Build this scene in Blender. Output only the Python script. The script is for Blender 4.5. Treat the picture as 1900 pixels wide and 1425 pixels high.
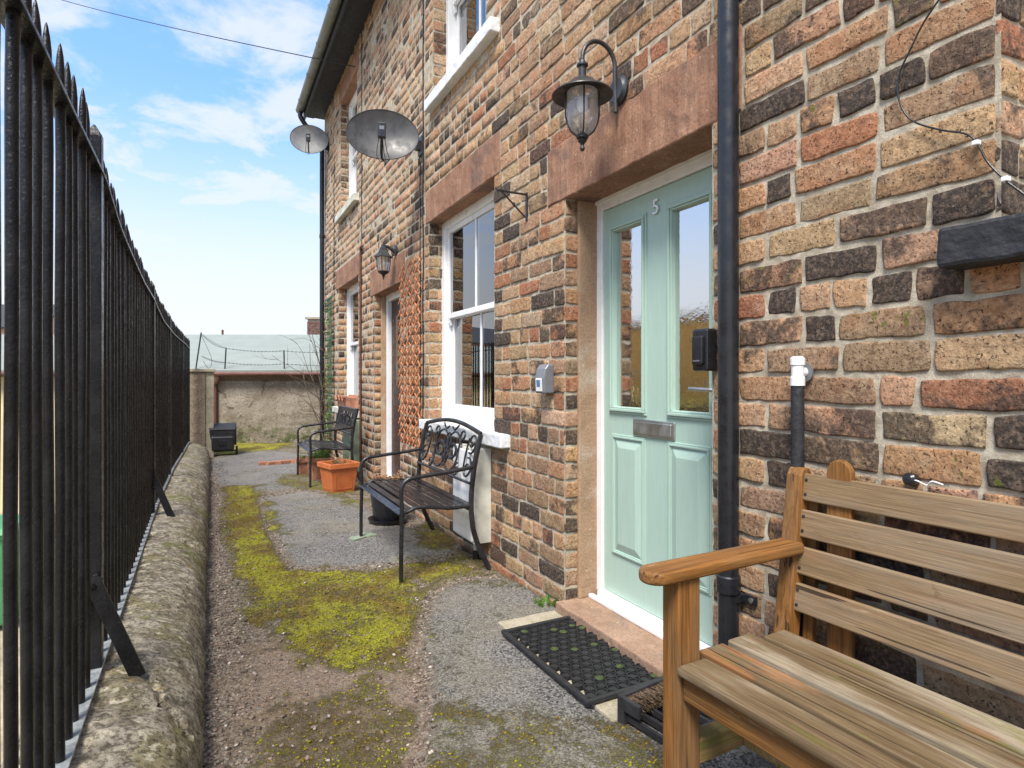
import bpy, bmesh, math, random
import numpy as np
from mathutils import Vector, Matrix, noise
R=math.radians; PI=math.pi
for o in list(bpy.data.objects): bpy.data.objects.remove(o)
S=bpy.context.scene; C=S.collection
random.seed(7); rnd=random.random
def U(a,b): return random.uniform(a,b)
# ------------------------------------------------------------------ camera
H=1.19; F=1113.0; VX=392.0; HY=700.0
A=(950-VX)/F; TH=math.atan(A); SS=math.sqrt(1+A*A)
cam=bpy.data.cameras.new('camera'); co=bpy.data.objects.new('camera',cam); C.objects.link(co); S.camera=co
cam.lens=36*F/1900; cam.sensor_width=36; cam.clip_end=2000; cam.clip_start=.05
cam.shift_y=-(712.5-HY)/1900
co.location=(0,0,H); co.rotation_euler=(R(90),0,-TH)
# ------------------------------------------------------------------ world
w=bpy.data.worlds.new("World"); S.world=w; w.use_nodes=True; nt=w.node_tree; nt.nodes.clear()
def wn(t,**k):
    n=nt.nodes.new(t)
    for a,b in k.items(): setattr(n,a,b)
    return n
def wl(a,b): nt.links.new(a,b)
SUN_EL=R(56); SUN_AZ=R(222)      # compass-like: direction the sun stands in
sky=wn('ShaderNodeTexSky',sky_type='NISHITA',sun_disc=False,sun_elevation=SUN_EL,sun_rotation=SUN_AZ,air_density=1.0,dust_density=1.2,ozone_density=1.3)
tc=wn('ShaderNodeTexCoord'); sep=wn('ShaderNodeSeparateXYZ'); wl(tc.outputs['Generated'],sep.inputs[0])
def wmath(op,a,b=None,clamp=False):
    n=wn('ShaderNodeMath',operation=op,use_clamp=clamp)
    for i,v in enumerate((a,b)):
        if v is None: continue
        if isinstance(v,(int,float)): n.inputs[i].default_value=v
        else: wl(v,n.inputs[i])
    return n.outputs[0]
zc=wmath('ADD',wmath('MAXIMUM',sep.outputs[2],0.0),0.16)
cx=wmath('DIVIDE',sep.outputs[0],zc); cy=wmath('DIVIDE',sep.outputs[1],zc)
cmb=wn('ShaderNodeCombineXYZ'); wl(cx,cmb.inputs[0]); wl(cy,cmb.inputs[1]); cmb.inputs[2].default_value=3.3
nz=wn('ShaderNodeTexNoise'); nz.inputs['Scale'].default_value=3.4; nz.inputs['Detail'].default_value=9; nz.inputs['Roughness'].default_value=.62; nz.inputs['Distortion'].default_value=.35
wl(cmb.outputs[0],nz.inputs['Vector'])
mr=wn('ShaderNodeMapRange',interpolation_type='SMOOTHSTEP'); wl(nz.outputs['Fac'],mr.inputs[0]); mr.inputs[1].default_value=.40; mr.inputs[2].default_value=.60
hz=wn('ShaderNodeMapRange',interpolation_type='SMOOTHSTEP'); wl(sep.outputs[2],hz.inputs[0]); hz.inputs[1].default_value=.42; hz.inputs[2].default_value=.08
fac=wmath('MAXIMUM',wmath('MULTIPLY',mr.outputs[0],.80),hz.outputs[0])
fac=wmath('MULTIPLY',fac,.93)
base=wn('ShaderNodeMixRGB',blend_type='ADD'); base.inputs[0].default_value=1; wl(sky.outputs[0],base.inputs[1]); base.inputs[2].default_value=(.3,1.15,2.9,1)
mx=wn('ShaderNodeMixRGB'); wl(fac,mx.inputs[0]); wl(base.outputs[0],mx.inputs[1]); mx.inputs[2].default_value=(4.75,4.85,5.05,1)
bg=wn('ShaderNodeBackground'); bg.inputs[1].default_value=.10; wl(mx.outputs[0],bg.inputs[0])
ow=wn('ShaderNodeOutputWorld'); wl(bg.outputs[0],ow.inputs[0])
# ------------------------------------------------------------------ sun
sl=bpy.data.lights.new('sun','SUN'); sl.energy=3.1; sl.angle=R(20); sl.color=(1,.93,.83)
so=bpy.data.objects.new('sun',sl); C.objects.link(so)
sd=Vector((math.sin(SUN_AZ)*math.cos(SUN_EL),math.cos(SUN_AZ)*math.cos(SUN_EL),math.sin(SUN_EL)))
so.rotation_euler=sd.to_track_quat('Z','Y').to_euler(); so.location=(-3,-3,8)
vs=S.view_settings; S.display_settings.display_device='sRGB'
vs.view_transform='Standard'; vs.look='None'; vs.exposure=1.02; vs.gamma=1; vs.use_curve_mapping=False
# ------------------------------------------------------------------ geometry of the place
def W(px,py,c=1.6):                    # photo pixel -> (y,z) on the upright plane x=c
    X=px-VX; lam=c*SS*F/X
    return c*(SS*SS*F/X-A), H+(HY-py)*lam/F
def G(px,py,z=0.):                     # photo pixel -> (x,y) on the level plane z
    Z=F*(H-z)/(py-HY); t=(px-950)/F
    return Z*(t*math.cos(TH)+math.sin(TH)), Z*(math.cos(TH)-t*math.sin(TH))
def P(px,py,Z):                        # photo pixel at depth Z
    t=(px-950)/F
    return Vector((Z*(t*math.cos(TH)+math.sin(TH)), Z*(math.cos(TH)-t*math.sin(TH)), H+(HY-py)*Z/F))
# ------------------------------------------------------------------ materials
class NM:
    def __init__(s,name):
        s.m=bpy.data.materials.new(name); s.m.use_nodes=True; s.t=s.m.node_tree; s.t.nodes.clear()
        s.o=s.n('ShaderNodeOutputMaterial'); s.b=s.n('ShaderNodeBsdfPrincipled'); s.l(s.b.outputs[0],s.o.inputs[0])
        s.tc=s.n('ShaderNodeTexCoord').outputs['Object']; s.h=None
    def n(s,t,**k):
        n=s.t.nodes.new(t)
        for a,b in k.items(): setattr(n,a,b)
        return n
    def l(s,a,b): s.t.links.new(a,b)
    def inp(s,sock,v):
        if hasattr(v,'is_output') or isinstance(v,bpy.types.NodeSocket): s.l(v,sock)
        elif isinstance(v,(tuple,list)) and len(v)==3 and sock.type=='RGBA': sock.default_value=(*v,1)
        else: sock.default_value=v
    def math(s,op,a,b=0.,clamp=False):
        n=s.n('ShaderNodeMath',operation=op,use_clamp=clamp); s.inp(n.inputs[0],a); s.inp(n.inputs[1],b); return n.outputs[0]
    def noise(s,sc,det=4,ro=.55,vec=None,st=None,dist=0.):
        v=vec if vec is not None else s.tc
        if st:
            m=s.n('ShaderNodeMapping'); s.l(v,m.inputs[0]); m.inputs['Scale'].default_value=st; v=m.outputs[0]
        n=s.n('ShaderNodeTexNoise'); n.inputs['Scale'].default_value=sc; n.inputs['Detail'].default_value=det; n.inputs['Roughness'].default_value=ro; n.inputs['Distortion'].default_value=dist
        s.l(v,n.inputs['Vector']); return n.outputs['Fac']
    def vor(s,sc,feat='F1',out='Distance',vec=None):
        n=s.n('ShaderNodeTexVoronoi',feature=feat); n.inputs['Scale'].default_value=sc; s.l(vec if vec is not None else s.tc,n.inputs['Vector']); return n.outputs[out]
    def ramp(s,v,a,b,c=0.,d=1.,smooth=True):
        n=s.n('ShaderNodeMapRange'); n.interpolation_type='SMOOTHSTEP' if smooth else 'LINEAR'
        s.inp(n.inputs[0],v); s.inp(n.inputs[1],a); s.inp(n.inputs[2],b); s.inp(n.inputs[3],c); s.inp(n.inputs[4],d); return n.outputs[0]
    def mix(s,f,a,b,bt='MIX'):
        n=s.n('ShaderNodeMixRGB',blend_type=bt); s.inp(n.inputs[0],f); s.inp(n.inputs[1],a); s.inp(n.inputs[2],b); return n.outputs[0]
    def attr(s,name):
        n=s.n('ShaderNodeAttribute'); n.attribute_name=name; return n
    def bump(s,h,dist=.002,st=1.):
        n=s.n('ShaderNodeBump'); n.inputs['Distance'].default_value=dist; n.inputs['Strength'].default_value=st; s.l(h,n.inputs['Height'])
        if s.h is not None: s.l(s.h,n.inputs['Normal'])
        s.h=n.outputs[0]; s.l(s.h,s.b.inputs['Normal'])
    def fin(s,col=None,rough=None,metal=None,spec=None):
        if col is not None: s.inp(s.b.inputs['Base Color'],col)
        if rough is not None: s.inp(s.b.inputs['Roughness'],rough)
        if metal is not None: s.inp(s.b.inputs['Metallic'],metal)
        if spec is not None: s.inp(s.b.inputs['Specular IOR Level'],spec)
        return s.m
M={}
def simple(name,col,rough=.5,metal=0.,var=.25,sc=12,bump=.0008,bsc=60,spec=None):
    k=NM(name); f=k.noise(sc,5,.6); lo=tuple(c*(1-var) for c in col); hi=tuple(min(1,c*(1+var*.6)) for c in col)
    c=k.mix(k.ramp(f,.3,.7),lo,hi)
    if bump: k.bump(k.noise(bsc,4),bump)
    r=k.ramp(k.noise(sc*2,3),.3,.7,max(.02,rough-.1),min(1,rough+.12))
    M[name]=k.fin(c,r,metal,spec); return M[name]
def brick_mat():
    k=NM('brick'); bc=k.attr('bc').outputs['Color']; bm=k.attr('bm'); sp=k.n('ShaderNodeSeparateColor'); k.l(bm.outputs['Color'],sp.inputs[0])
    off=k.n('ShaderNodeCombineXYZ'); k.l(k.math('MULTIPLY',sp.outputs[2],37.),off.inputs[0]); k.l(k.math('MULTIPLY',sp.outputs[2],91.),off.inputs[1])
    va=k.n('ShaderNodeVectorMath',operation='ADD'); k.l(k.tc,va.inputs[0]); k.l(off.outputs[0],va.inputs[1]); v=va.outputs[0]
    b1=k.noise(8,6,.65,v); g1=k.noise(70,4,.6,v); g2=k.noise(220,3,.6,v)
    c=k.mix(k.ramp(g1,.3,.72),k.mix(.42,bc,(.06,.035,.02)),k.mix(.14,bc,(.85,.65,.42)))
    c=k.mix(k.math('MULTIPLY',k.ramp(k.noise(16,5,.6,v),.52,.68),.5),c,k.mix(.6,bc,(.60,.48,.33)))
    lum=k.ramp(bc,.07,.2); c=k.mix(k.math('MULTIPLY',k.math('MULTIPLY',k.ramp(k.noise(7,4,.6,v),.53,.63),.55),lum),c,k.mix(.45,bc,(.40,.15,.065)))
    c=k.mix(k.math('MULTIPLY',k.ramp(k.noise(11,5,.65,k.n('ShaderNodeVectorMath').outputs[0] if False else v),.60,.67),k.math('SUBTRACT',.85,k.math('MULTIPLY',lum,.85))),c,(.36,.22,.12))
    st_=k.noise(10,5,.7,v,st=(1,1,6)); c=k.mix(k.math('MULTIPLY',k.ramp(st_,.58,.66),.45),c,(.09,.06,.045))
    thr=k.math('SUBTRACT',.80,k.math('MULTIPLY',sp.outputs[0],.56))
    bf=k.ramp(b1,thr,k.math('ADD',thr,.13))
    c=k.mix(k.math('MULTIPLY',bf,.82),c,k.mix(k.ramp(g1,.44,.72),(.032,.028,.028),(.17,.12,.09)))
    pit=k.ramp(k.noise(120,3,.6,v),.60,.68); c=k.mix(k.math('MULTIPLY',pit,.85),c,(.045,.030,.022)); c=k.mix(k.math('MULTIPLY',k.ramp(k.noise(28,6,.7,v),.56,.66),.5),c,(.13,.08,.05))
    wear=k.ramp(g2,.60,.75); c=k.mix(k.math('MULTIPLY',wear,.30),c,(.80,.66,.48))
    mthr=k.math('SUBTRACT',.95,k.math('MULTIPLY',sp.outputs[1],.5))
    ms=k.ramp(k.noise(34,6,.7),mthr,k.math('ADD',mthr,.07)); c=k.mix(k.math('MULTIPLY',ms,.85),c,(.14,.16,.025))
    k.bump(k.noise(38,7,.7,v),.016,.9); k.bump(k.math('SUBTRACT',1.,pit),.007,1.); k.bump(g2,.003,.8)
    M['brick']=k.fin(c,.88,0.,.25)
    k=NM('mortar'); f=k.noise(20,6,.6); g=k.noise(240,4,.7)
    c=k.mix(k.ramp(f,.3,.7),(.34,.29,.215),(.60,.54,.43)); c=k.mix(k.ramp(g,.35,.6),k.mix(.4,c,(.2,.17,.13)),c)
    c=k.mix(k.ramp(k.noise(9,5,.7),.66,.74,0.,.6),c,(.12,.14,.03))
    k.bump(g,.003,.8); k.bump(f,.008,.8); M['mortar']=k.fin(c,.95,0.,.2)
brick_mat()
def stone_mat(name,c1,c2,c3,st=(1,1,1),sc=6,bump=.006,moss=0.):
    k=NM(name); f=k.noise(sc,7,.62,st=st); g=k.noise(90,5,.65); h=k.noise(3.3,5,.6)
    c=k.mix(k.ramp(f,.3,.7),c1,c2); c=k.mix(k.ramp(h,.5,.72),c,c3); c=k.mix(k.ramp(g,.3,.6,.4,0.),c,tuple(x*.3 for x in c1))
    c=k.mix(k.ramp(k.noise(38,3),.66,.72,0.,.45),c,(.65,.55,.42))
    if name=='sandstone':
        tl=k.noise(1,4,.6,st=(60,60,3)); c=k.mix(k.ramp(tl,.35,.6,.35,0.),c,(.16,.08,.05)); k.bump(tl,.004,.8); c=k.mix(k.ramp(k.noise(2.2,5,.7),.56,.66,0.,.6),c,(.14,.10,.085))
    if moss:
        c=k.mix(k.ramp(k.noise(5,8,.72),.68-moss,.78-moss,0.,.85),c,k.mix(k.ramp(g,.4,.6),(.06,.075,.012),(.17,.19,.03)))
    k.bump(f,bump,.7); k.bump(g,.003,.8); k.bump(k.noise(30,4),.004,.5)
    M[name]=k.fin(c,.9,0.,.25)
stone_mat('sandstone',(.27,.14,.09),(.42,.245,.16),(.21,.13,.10),(1,1,.5),bump=.012)
stone_mat('jambstone',(.33,.22,.14),(.42,.28,.18),(.45,.38,.30),(1,1,.35),5)
stone_mat('stepstone',(.27,.17,.115),(.37,.25,.175),(.22,.16,.12),(1,1,1),8)
stone_mat('concrete',(.33,.29,.21),(.42,.38,.29),(.22,.20,.13),sc=14,moss=.04)
def coping_mat():
    k=NM('coping'); f=k.noise(5,8,.68); g=k.noise(60,6,.72); h=k.noise(14,7,.7); v=k.noise(190,3,.6)
    c=k.mix(k.ramp(h,.36,.64),(.17,.145,.105),(.46,.41,.32)); c=k.mix(k.ramp(f,.46,.64,0.,.7),c,(.23,.20,.085))
    c=k.mix(k.ramp(g,.40,.54,.75,0.),c,(.05,.042,.03)); c=k.mix(k.ramp(k.noise(26,5,.65),.56,.66,0.,.7),c,(.66,.60,.46))
    c=k.mix(k.ramp(k.noise(3.1,8,.72),.57,.66,0.,.75),c,(.13,.15,.025)); c=k.mix(k.ramp(v,.62,.72,0.,.6),c,(.75,.68,.52))
    c=k.mix(k.ramp(k.noise(7,6,.7,vec=None,st=(1,1,1.3)),.63,.68,0.,.7),c,(.34,.22,.05))
    k.bump(h,.012,.8); k.bump(g,.009,1.); k.bump(v,.002,.6); M['coping']=k.fin(c,.93,0.,.2)
coping_mat()
def render_mat():
    k=NM('old_render'); f=k.noise(1.6,8,.65); g=k.noise(34,6,.7); h=k.noise(5,7,.68)
    c=k.mix(k.ramp(f,.35,.65),(.22,.185,.14),(.36,.32,.26)); c=k.mix(k.ramp(h,.55,.66,0.,.6),c,(.17,.13,.09)); c=k.mix(k.ramp(g,.36,.55,.6,0.),c,(.12,.095,.07))
    sp=k.n('ShaderNodeSeparateXYZ'); k.l(k.tc,sp.inputs[0]); low=k.ramp(sp.outputs[2],.62,.05)
    c=k.mix(k.math('MULTIPLY',low,k.ramp(h,.42,.60)),c,(.085,.095,.04)); c=k.mix(k.ramp(k.noise(8,6,.75),.62,.67,0.,.7),c,(.58,.54,.44))
    cr=k.n('ShaderNodeTexVoronoi',feature='DISTANCE_TO_EDGE'); cr.inputs['Scale'].default_value=1.1; k.l(k.mix(.38,k.tc,k.n('ShaderNodeTexNoise').outputs['Color']),cr.inputs['Vector'])
    ck=k.math('MULTIPLY',k.ramp(cr.outputs['Distance'],.016,.004),k.ramp(h,.48,.54)); c=k.mix(k.math('MULTIPLY',ck,.7),c,(.06,.045,.03))
    k.bump(h,.05,.9); k.bump(g,.012,.9); M['old_render']=k.fin(c,.95,0.,.2)
render_mat()
simple('cream_render',(.62,.53,.33),.9,var=.12,sc=4,bump=.003,bsc=80)
simple('dry_dash',(.27,.21,.155),.95,var=.45,sc=60,bump=.008,bsc=90)
def wood_mat(name,ax,c1,c2,c3,grey=.5,green=0.):
    k=NM(name); st=[26,26,26]; st['xyz'.index(ax)]=1.1
    rn=k.n('ShaderNodeObjectInfo').outputs['Random']; cb=k.n('ShaderNodeCombineXYZ')
    for i in range(3): k.l(k.math('MULTIPLY',rn,7.+i*5),cb.inputs[i])
    va=k.n('ShaderNodeVectorMath',operation='ADD'); k.l(k.tc,va.inputs[0]); k.l(cb.outputs[0],va.inputs[1]); v=va.outputs[0]
    g=k.noise(3.6,6,.7,vec=v,st=tuple(st),dist=.4); st2=[x*3.2 for x in st]; st2['xyz'.index(ax)]=2.2; g2=k.noise(3,4,.7,vec=v,st=tuple(st2))
    st3=[5,5,5]; st3['xyz'.index(ax)]=.9; b=k.noise(1.6,5,.6,vec=v,st=tuple(st3))
    c=k.mix(k.ramp(g,.3,.7),c1,c2); c=k.mix(k.ramp(b,.42,.62,0.,grey),c,c3); c=k.mix(k.ramp(g2,.32,.54,.30,0.),c,tuple(x*.35 for x in c1))
    c=k.mix(k.ramp(k.noise(3,5,.75,vec=v,st=tuple(st3)),.60,.68,0.,.55*grey),c,(.48,.40,.29))
    c=k.mix(k.ramp(k.noise(1.9,5,.7,vec=v,st=tuple(st3)),.56,.64,0.,.5 if name=='seat_x' else .12),c,(.33,.12,.035))
    c=k.mix(k.ramp(k.noise(2.6,6,.75,vec=v,st=tuple(st3)),.585,.63,0.,.5 if name[0]=='s' else .15),c,(.13,.085,.045))
    if green: c=k.mix(k.ramp(k.noise(2.4,7,.72,vec=v,st=tuple(st3)),.62-green,.74-green,0.,.8),c,(.14,.14,.03))
    st4=[150,150,150]; st4['xyz'.index(ax)]=3.; g3=k.noise(1.,3,.6,vec=v,st=tuple(st4)); c=k.mix(k.ramp(g3,.38,.50,.30,0.),c,tuple(x*.40 for x in c1)); c=k.mix(k.ramp(g3,.56,.68,0.,.15),c,tuple(min(1,x*1.4+.03) for x in c2))
    st5=[70,70,70]; st5['xyz'.index(ax)]=1.6; ck=k.ramp(k.noise(1.,2,.5,vec=v,st=tuple(st5)),.675,.70); c=k.mix(k.math('MULTIPLY',ck,.85),c,(.03,.018,.010))
    kn=k.ramp(k.noise(9,5,.7,vec=v),.64,.70,0.,.45); c=k.mix(kn,c,(.10,.07,.04))
    k.bump(g,.002,.8); k.bump(g3,.0012,1.); k.bump(k.math('SUBTRACT',1.,ck),.003,1.)
    M[name]=k.fin(c,k.ramp(b,.3,.7,.5,.8),0.,.3)
cO=((.14,.058,.014),(.29,.132,.034),(.19,.12,.06)); cG=((.20,.115,.05),(.34,.215,.11),(.30,.225,.145))
for a in 'xyz': wood_mat('oak_'+a,a,*cO,.55)
wood_mat('slat_x','x',(.19,.125,.066),(.275,.19,.105),(.235,.185,.13),.85)
wood_mat('seat_x','x',(.10,.066,.034),(.185,.130,.070),(.32,.27,.195),.9,.08)
wood_mat('green_wood','y',(.22,.13,.06),(.3,.2,.08),(.22,.2,.08),.8,.16)
def iron(name,col,rough=.33,b=.0022,sc=95):
    k=NM(name); g=k.noise(sc,5,.65); c=k.mix(k.ramp(k.noise(9,4),.4,.7),col,tuple(x*1.8+.004 for x in col))
    c=k.mix(k.ramp(k.noise(160,3,.6),.70,.76,0.,.35),c,(.30,.28,.27)); k.bump(g,b,1.); M[name]=k.fin(c,k.ramp(k.noise(30,3),.3,.7,rough-.1,rough+.14),0.,.32 if name=='fence_iron' else .5)  # pale specks mixed into the colour as painted sparkle
iron('fence_iron',(.006,.006,.007),.22,.0022,100)
iron('bench_iron',(.012,.012,.014),.33,.0006,90)
iron('lamp_iron',(.022,.023,.026),.45,.0010,120)
simple('black_plastic',(.014,.015,.019),.30,var=.2,bump=.0002)
simple('dark_plastic',(.022,.023,.027),.45,var=.3,bump=.0008,bsc=90)
simple('matt_black',(.022,.022,.026),.6,var=.35,bump=.004,bsc=55)
simple('rubber',(.020,.021,.023),.5,var=.4,sc=40,bump=.001,bsc=150)
simple('white_gloss',(.78,.79,.80),.35,var=.05,bump=.0003)
simple('white_sill',(.74,.76,.78),.6,var=.1,sc=20,bump=.005,bsc=40)
simple('old_white',(.58,.58,.50),.7,var=.25,sc=7,bump=.001)
simple('green_white',(.26,.32,.23),.75,var=.4,sc=9,bump=.002)
simple('grey_gutter',(.16,.165,.14),.45,var=.3,sc=6,bump=.0006)
simple('slate',(.045,.047,.055),.65,var=.4,sc=10,bump=.004)
simple('grey_plastic',(.17,.18,.20),.35,var=.12,bump=.0002)
simple('chrome',(.46,.46,.44),.46,1.,var=.08,bump=.0001)
simple('terracotta',(.50,.145,.045),.5,var=.15,bump=.0005)
simple('old_terracotta',(.36,.16,.095),.85,var=.35,sc=18,bump=.002)
simple('orange_trellis',(.58,.22,.09),.7,var=.25,bump=.001)
simple('green_plastic',(.05,.24,.10),.45,var=.15,bump=.0004)
simple('green_net',(.035,.13,.07),.6,var=.3)
simple('red_paint',(.11,.04,.03),.5,var=.35,bump=.001)
simple('copper_pipe',(.12,.045,.028),.5,var=.3)
simple('brown_door',(.045,.018,.014),.45,var=.2)
simple('soil',(.035,.025,.018),.95,var=.5,sc=60,bump=.01)
simple('dry_stem',(.30,.17,.08),.9,var=.4,sc=60)
simple('vine',(.13,.10,.07),.9,var=.4,sc=60)
simple('leaf',(.10,.20,.03),.6,var=.5,sc=40)
simple('felt_roof',(.25,.28,.26),.95,var=.07,sc=3,bump=0,spec=.1)
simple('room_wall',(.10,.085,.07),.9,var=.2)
simple('hall_wall',(.50,.24,.07),.8,var=.4,sc=3)
simple('curtain',(.66,.67,.68),.9,var=.1)
simple('grey_curtain',(.30,.31,.34),.9,var=.2)
simple('paving',(.36,.31,.22),.9,var=.3,sc=4,bump=.006,bsc=30)
simple('peach_wall',(.55,.38,.30),.9,var=.1)
simple('bristle',(.16,.11,.07),.9,var=.6,sc=90)
simple('ochre_wall',(.90,.50,.13),.9,var=.2,sc=2); simple('hedge_leaf',(.45,.42,.04),.8,var=.4,sc=2)
simple('number_silver',(.72,.73,.72),.35,.2,var=.05,bump=0)
simple('green_stone',(.22,.27,.19),.85,var=.3,sc=20)
simple('sticker_blue',(.10,.22,.42),.5)
simple('sticker_white',(.75,.75,.75),.5,var=.03)
k=NM('mint'); g=k.noise(5,5,.65,st=(30,30,1.2)); k.bump(g,.0007,.6)
M['mint']=k.fin(k.mix(k.ramp(g,.3,.7),(.36,.50,.43),(.40,.545,.475)),.38,0.,.4)
simple('silver_plate',(.24,.26,.27),.28,0.,var=.35,sc=30,bump=.001)
def glass(name,tint=(.9,.93,.93),bumpd=0.,fmin=.10,gl=.0,bsc=60):
    k=NM(name); tr=k.n('ShaderNodeBsdfTransparent'); tr.inputs[0].default_value=(*tint,1); gs=k.n('ShaderNodeBsdfGlossy'); gs.inputs[0].default_value=(1,1,1,1); gs.inputs['Roughness'].default_value=gl
    fr=k.n('ShaderNodeFresnel'); fr.inputs[0].default_value=1.6; mx=k.n('ShaderNodeMixShader')
    if bumpd:
        k.bump(k.noise(bsc,3),bumpd); k.l(k.h,gs.inputs['Normal'])
    k.l(k.math('ADD',k.math('MULTIPLY',fr.outputs[0],1.),fmin,True),mx.inputs[0]); k.l(tr.outputs[0],mx.inputs[1]); k.l(gs.outputs[0],mx.inputs[2]); k.l(mx.outputs[0],k.o.inputs[0])
    M[name]=k.m
glass('window_glass',fmin=.16); glass('lamp_glass',(.93,.93,.92),0,.03,.03); glass('door_glass',(.85,.80,.74),.0003,.62,.03,45)
k=M['lamp_glass'].node_tree; df=k.nodes.new('ShaderNodeBsdfTranslucent'); df.inputs[0].default_value=(.9,.9,.9,1); d2=k.nodes.new('ShaderNodeBsdfDiffuse'); d2.inputs[0].default_value=(.85,.85,.86,1)
ms_=k.nodes.new('ShaderNodeMixShader'); ms_.inputs[0].default_value=.5; k.links.new(df.outputs[0],ms_.inputs[1]); k.links.new(d2.outputs[0],ms_.inputs[2]); m3=k.nodes.new('ShaderNodeMixShader'); m3.inputs[0].default_value=.24
ou=[n for n in k.nodes if n.type=='OUTPUT_MATERIAL'][0]; k.links.new(ou.inputs[0].links[0].from_socket,m3.inputs[1]); k.links.new(ms_.outputs[0],m3.inputs[2]); k.links.new(m3.outputs[0],ou.inputs[0])
# ------------------------------------------------------------------ mesh helpers
class MB:
    def __init__(s): s.v=[]; s.f=[]; s.c=[]; s.m=[]
    def add(s,vs,fs):
        n=len(s.v); s.v.extend([tuple(v) for v in vs]); s.f.extend([tuple(i+n for i in f) for f in fs]); return s
    def box(s,x0,x1,y0,y1,z0,z1,mat=None):
        vs=[Vector((x,y,z)) for x in (x0,x1) for y in (y0,y1) for z in (z0,z1)]
        if mat is not None: vs=[mat@v for v in vs]
        return s.add(vs,[(0,1,3,2),(4,6,7,5),(0,4,5,1),(2,3,7,6),(0,2,6,4),(1,5,7,3)])
    def tube(s,pts,r,n=8,closed=False,caps=True,flat=None):
        pts=[Vector(p) for p in pts]; N=len(pts); rs=r if isinstance(r,(list,tuple)) else [r]*N
        def tan(i):
            a=pts[(i-1)%N] if (closed or i>0) else pts[0]; b=pts[(i+1)%N] if (closed or i<N-1) else pts[-1]
            return (b-a).normalized()
        t=tan(0); up=Vector((0,0,1)) if abs(t.z)<.9 else Vector((1,0,0)); nrm=(up-t*up.dot(t)).normalized(); vs=[]; fs=[]
        for i in range(N):
            t=tan(i); nrm=(nrm-t*nrm.dot(t)).normalized(); b=t.cross(nrm)
            for k in range(n):
                a=2*PI*k/n+PI/n; e1,e2=(1,1) if flat is None else flat
                vs.append(pts[i]+nrm*math.cos(a)*rs[i]*e1+b*math.sin(a)*rs[i]*e2)
        M_=N if closed else N-1
        for i in range(M_):
            for k in range(n):
                a=i*n+k; b_=i*n+(k+1)%n; c=((i+1)%N)*n+(k+1)%n; d=((i+1)%N)*n+k; fs.append((a,b_,c,d))
        if caps and not closed: fs.append(tuple(range(n-1,-1,-1))); fs.append(tuple((N-1)*n+k for k in range(n)))
        return s.add(vs,fs)
    def lathe(s,prof,cx=0,cy=0,cz=0,n=24,sx=1,sy=1,mat=None):
        vs=[]; fs=[]
        for (r,z) in prof:
            for k in range(n):
                a=2*PI*k/n; v=Vector((cx+r*math.cos(a)*sx,cy+r*math.sin(a)*sy,cz+z)); vs.append(mat@v if mat is not None else v)
        for i in range(len(prof)-1):
            for k in range(n): fs.append((i*n+k,i*n+(k+1)%n,(i+1)*n+(k+1)%n,(i+1)*n+k))
        if prof[0][0]>1e-5: fs.append(tuple(range(n-1,-1,-1)))
        if prof[-1][0]>1e-5: fs.append(tuple((len(prof)-1)*n+k for k in range(n)))
        return s.add(vs,fs)
    def prism(s,poly,z0,z1,mat=None,ax='z'):
        n=len(poly)
        def mk(p,z):
            v={'z':Vector((p[0],p[1],z)),'x':Vector((z,p[0],p[1])),'y':Vector((p[0],z,p[1]))}[ax]
            return mat@v if mat is not None else v
        vs=[mk(p,z0) for p in poly]+[mk(p,z1) for p in poly]
        return s.add(vs,[tuple(range(n-1,-1,-1)),tuple(range(n,2*n))]+[(i,(i+1)%n,n+(i+1)%n,n+i) for i in range(n)])
    def build(s,name,mat,parent=None,world=False,smooth=False,bevel=0,seg=2,recalc=True,auto=None):
        me=bpy.data.meshes.new(name)
        vs=s.v
        if world and parent is not None:
            inv=PM[parent.name].inverted(); vs=[tuple(inv@Vector(v)) for v in vs]
        me.from_pydata(vs,[],s.f); me.validate()
        if s.c and len(s.c)==len(s.v):
            for nm,arr in (('bc',s.c),('bm',s.m)):
                at=me.color_attributes.new(nm,'FLOAT_COLOR','POINT'); at.data.foreach_set('color',np.array(arr,dtype=np.float32).ravel())
        if recalc:
            bm=bmesh.new(); bm.from_mesh(me); bmesh.ops.recalc_face_normals(bm,faces=bm.faces); bm.to_mesh(me); bm.free()
        me.materials.append(M[mat] if isinstance(mat,str) else mat)
        o=bpy.data.objects.new(name,me); C.objects.link(o)
        if parent is not None: o.parent=parent
        if smooth:
            me.polygons.foreach_set('use_smooth',[True]*len(me.polygons))
            if smooth=='auto':
                try: me.set_sharp_from_angle(angle=R(38))
                except Exception: pass
        if bevel:
            m=o.modifiers.new('b','BEVEL'); m.width=bevel; m.segments=seg; m.limit_method='ANGLE'; m.angle_limit=R(40)
        return o
PM={}
def thing(name,label,cat,loc=(0,0,0),rz=0,group=None):
    o=bpy.data.objects.new(name,None); C.objects.link(o); o.location=loc; o.rotation_euler=(0,0,rz); o.empty_display_size=.1
    o['label']=label; o['category']=cat
    if group: o['group']=group
    PM[o.name]=Matrix.Translation(Vector(loc))@Matrix.Rotation(rz,4,'Z'); return o
def tag(o,label,cat,group=None):
    o['label']=label; o['category']=cat
    if group: o['group']=group
    return o
def struct(o,kind='structure',label=None):
    o['kind']=kind
    if label: o['label']=label
    return o
def box(name,mat,parent,x0,x1,y0,y1,z0,z1,bevel=.003,world=False,seg=2):
    return MB().box(x0,x1,y0,y1,z0,z1).build(name,mat,parent,world,bevel=bevel,seg=seg)
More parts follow.
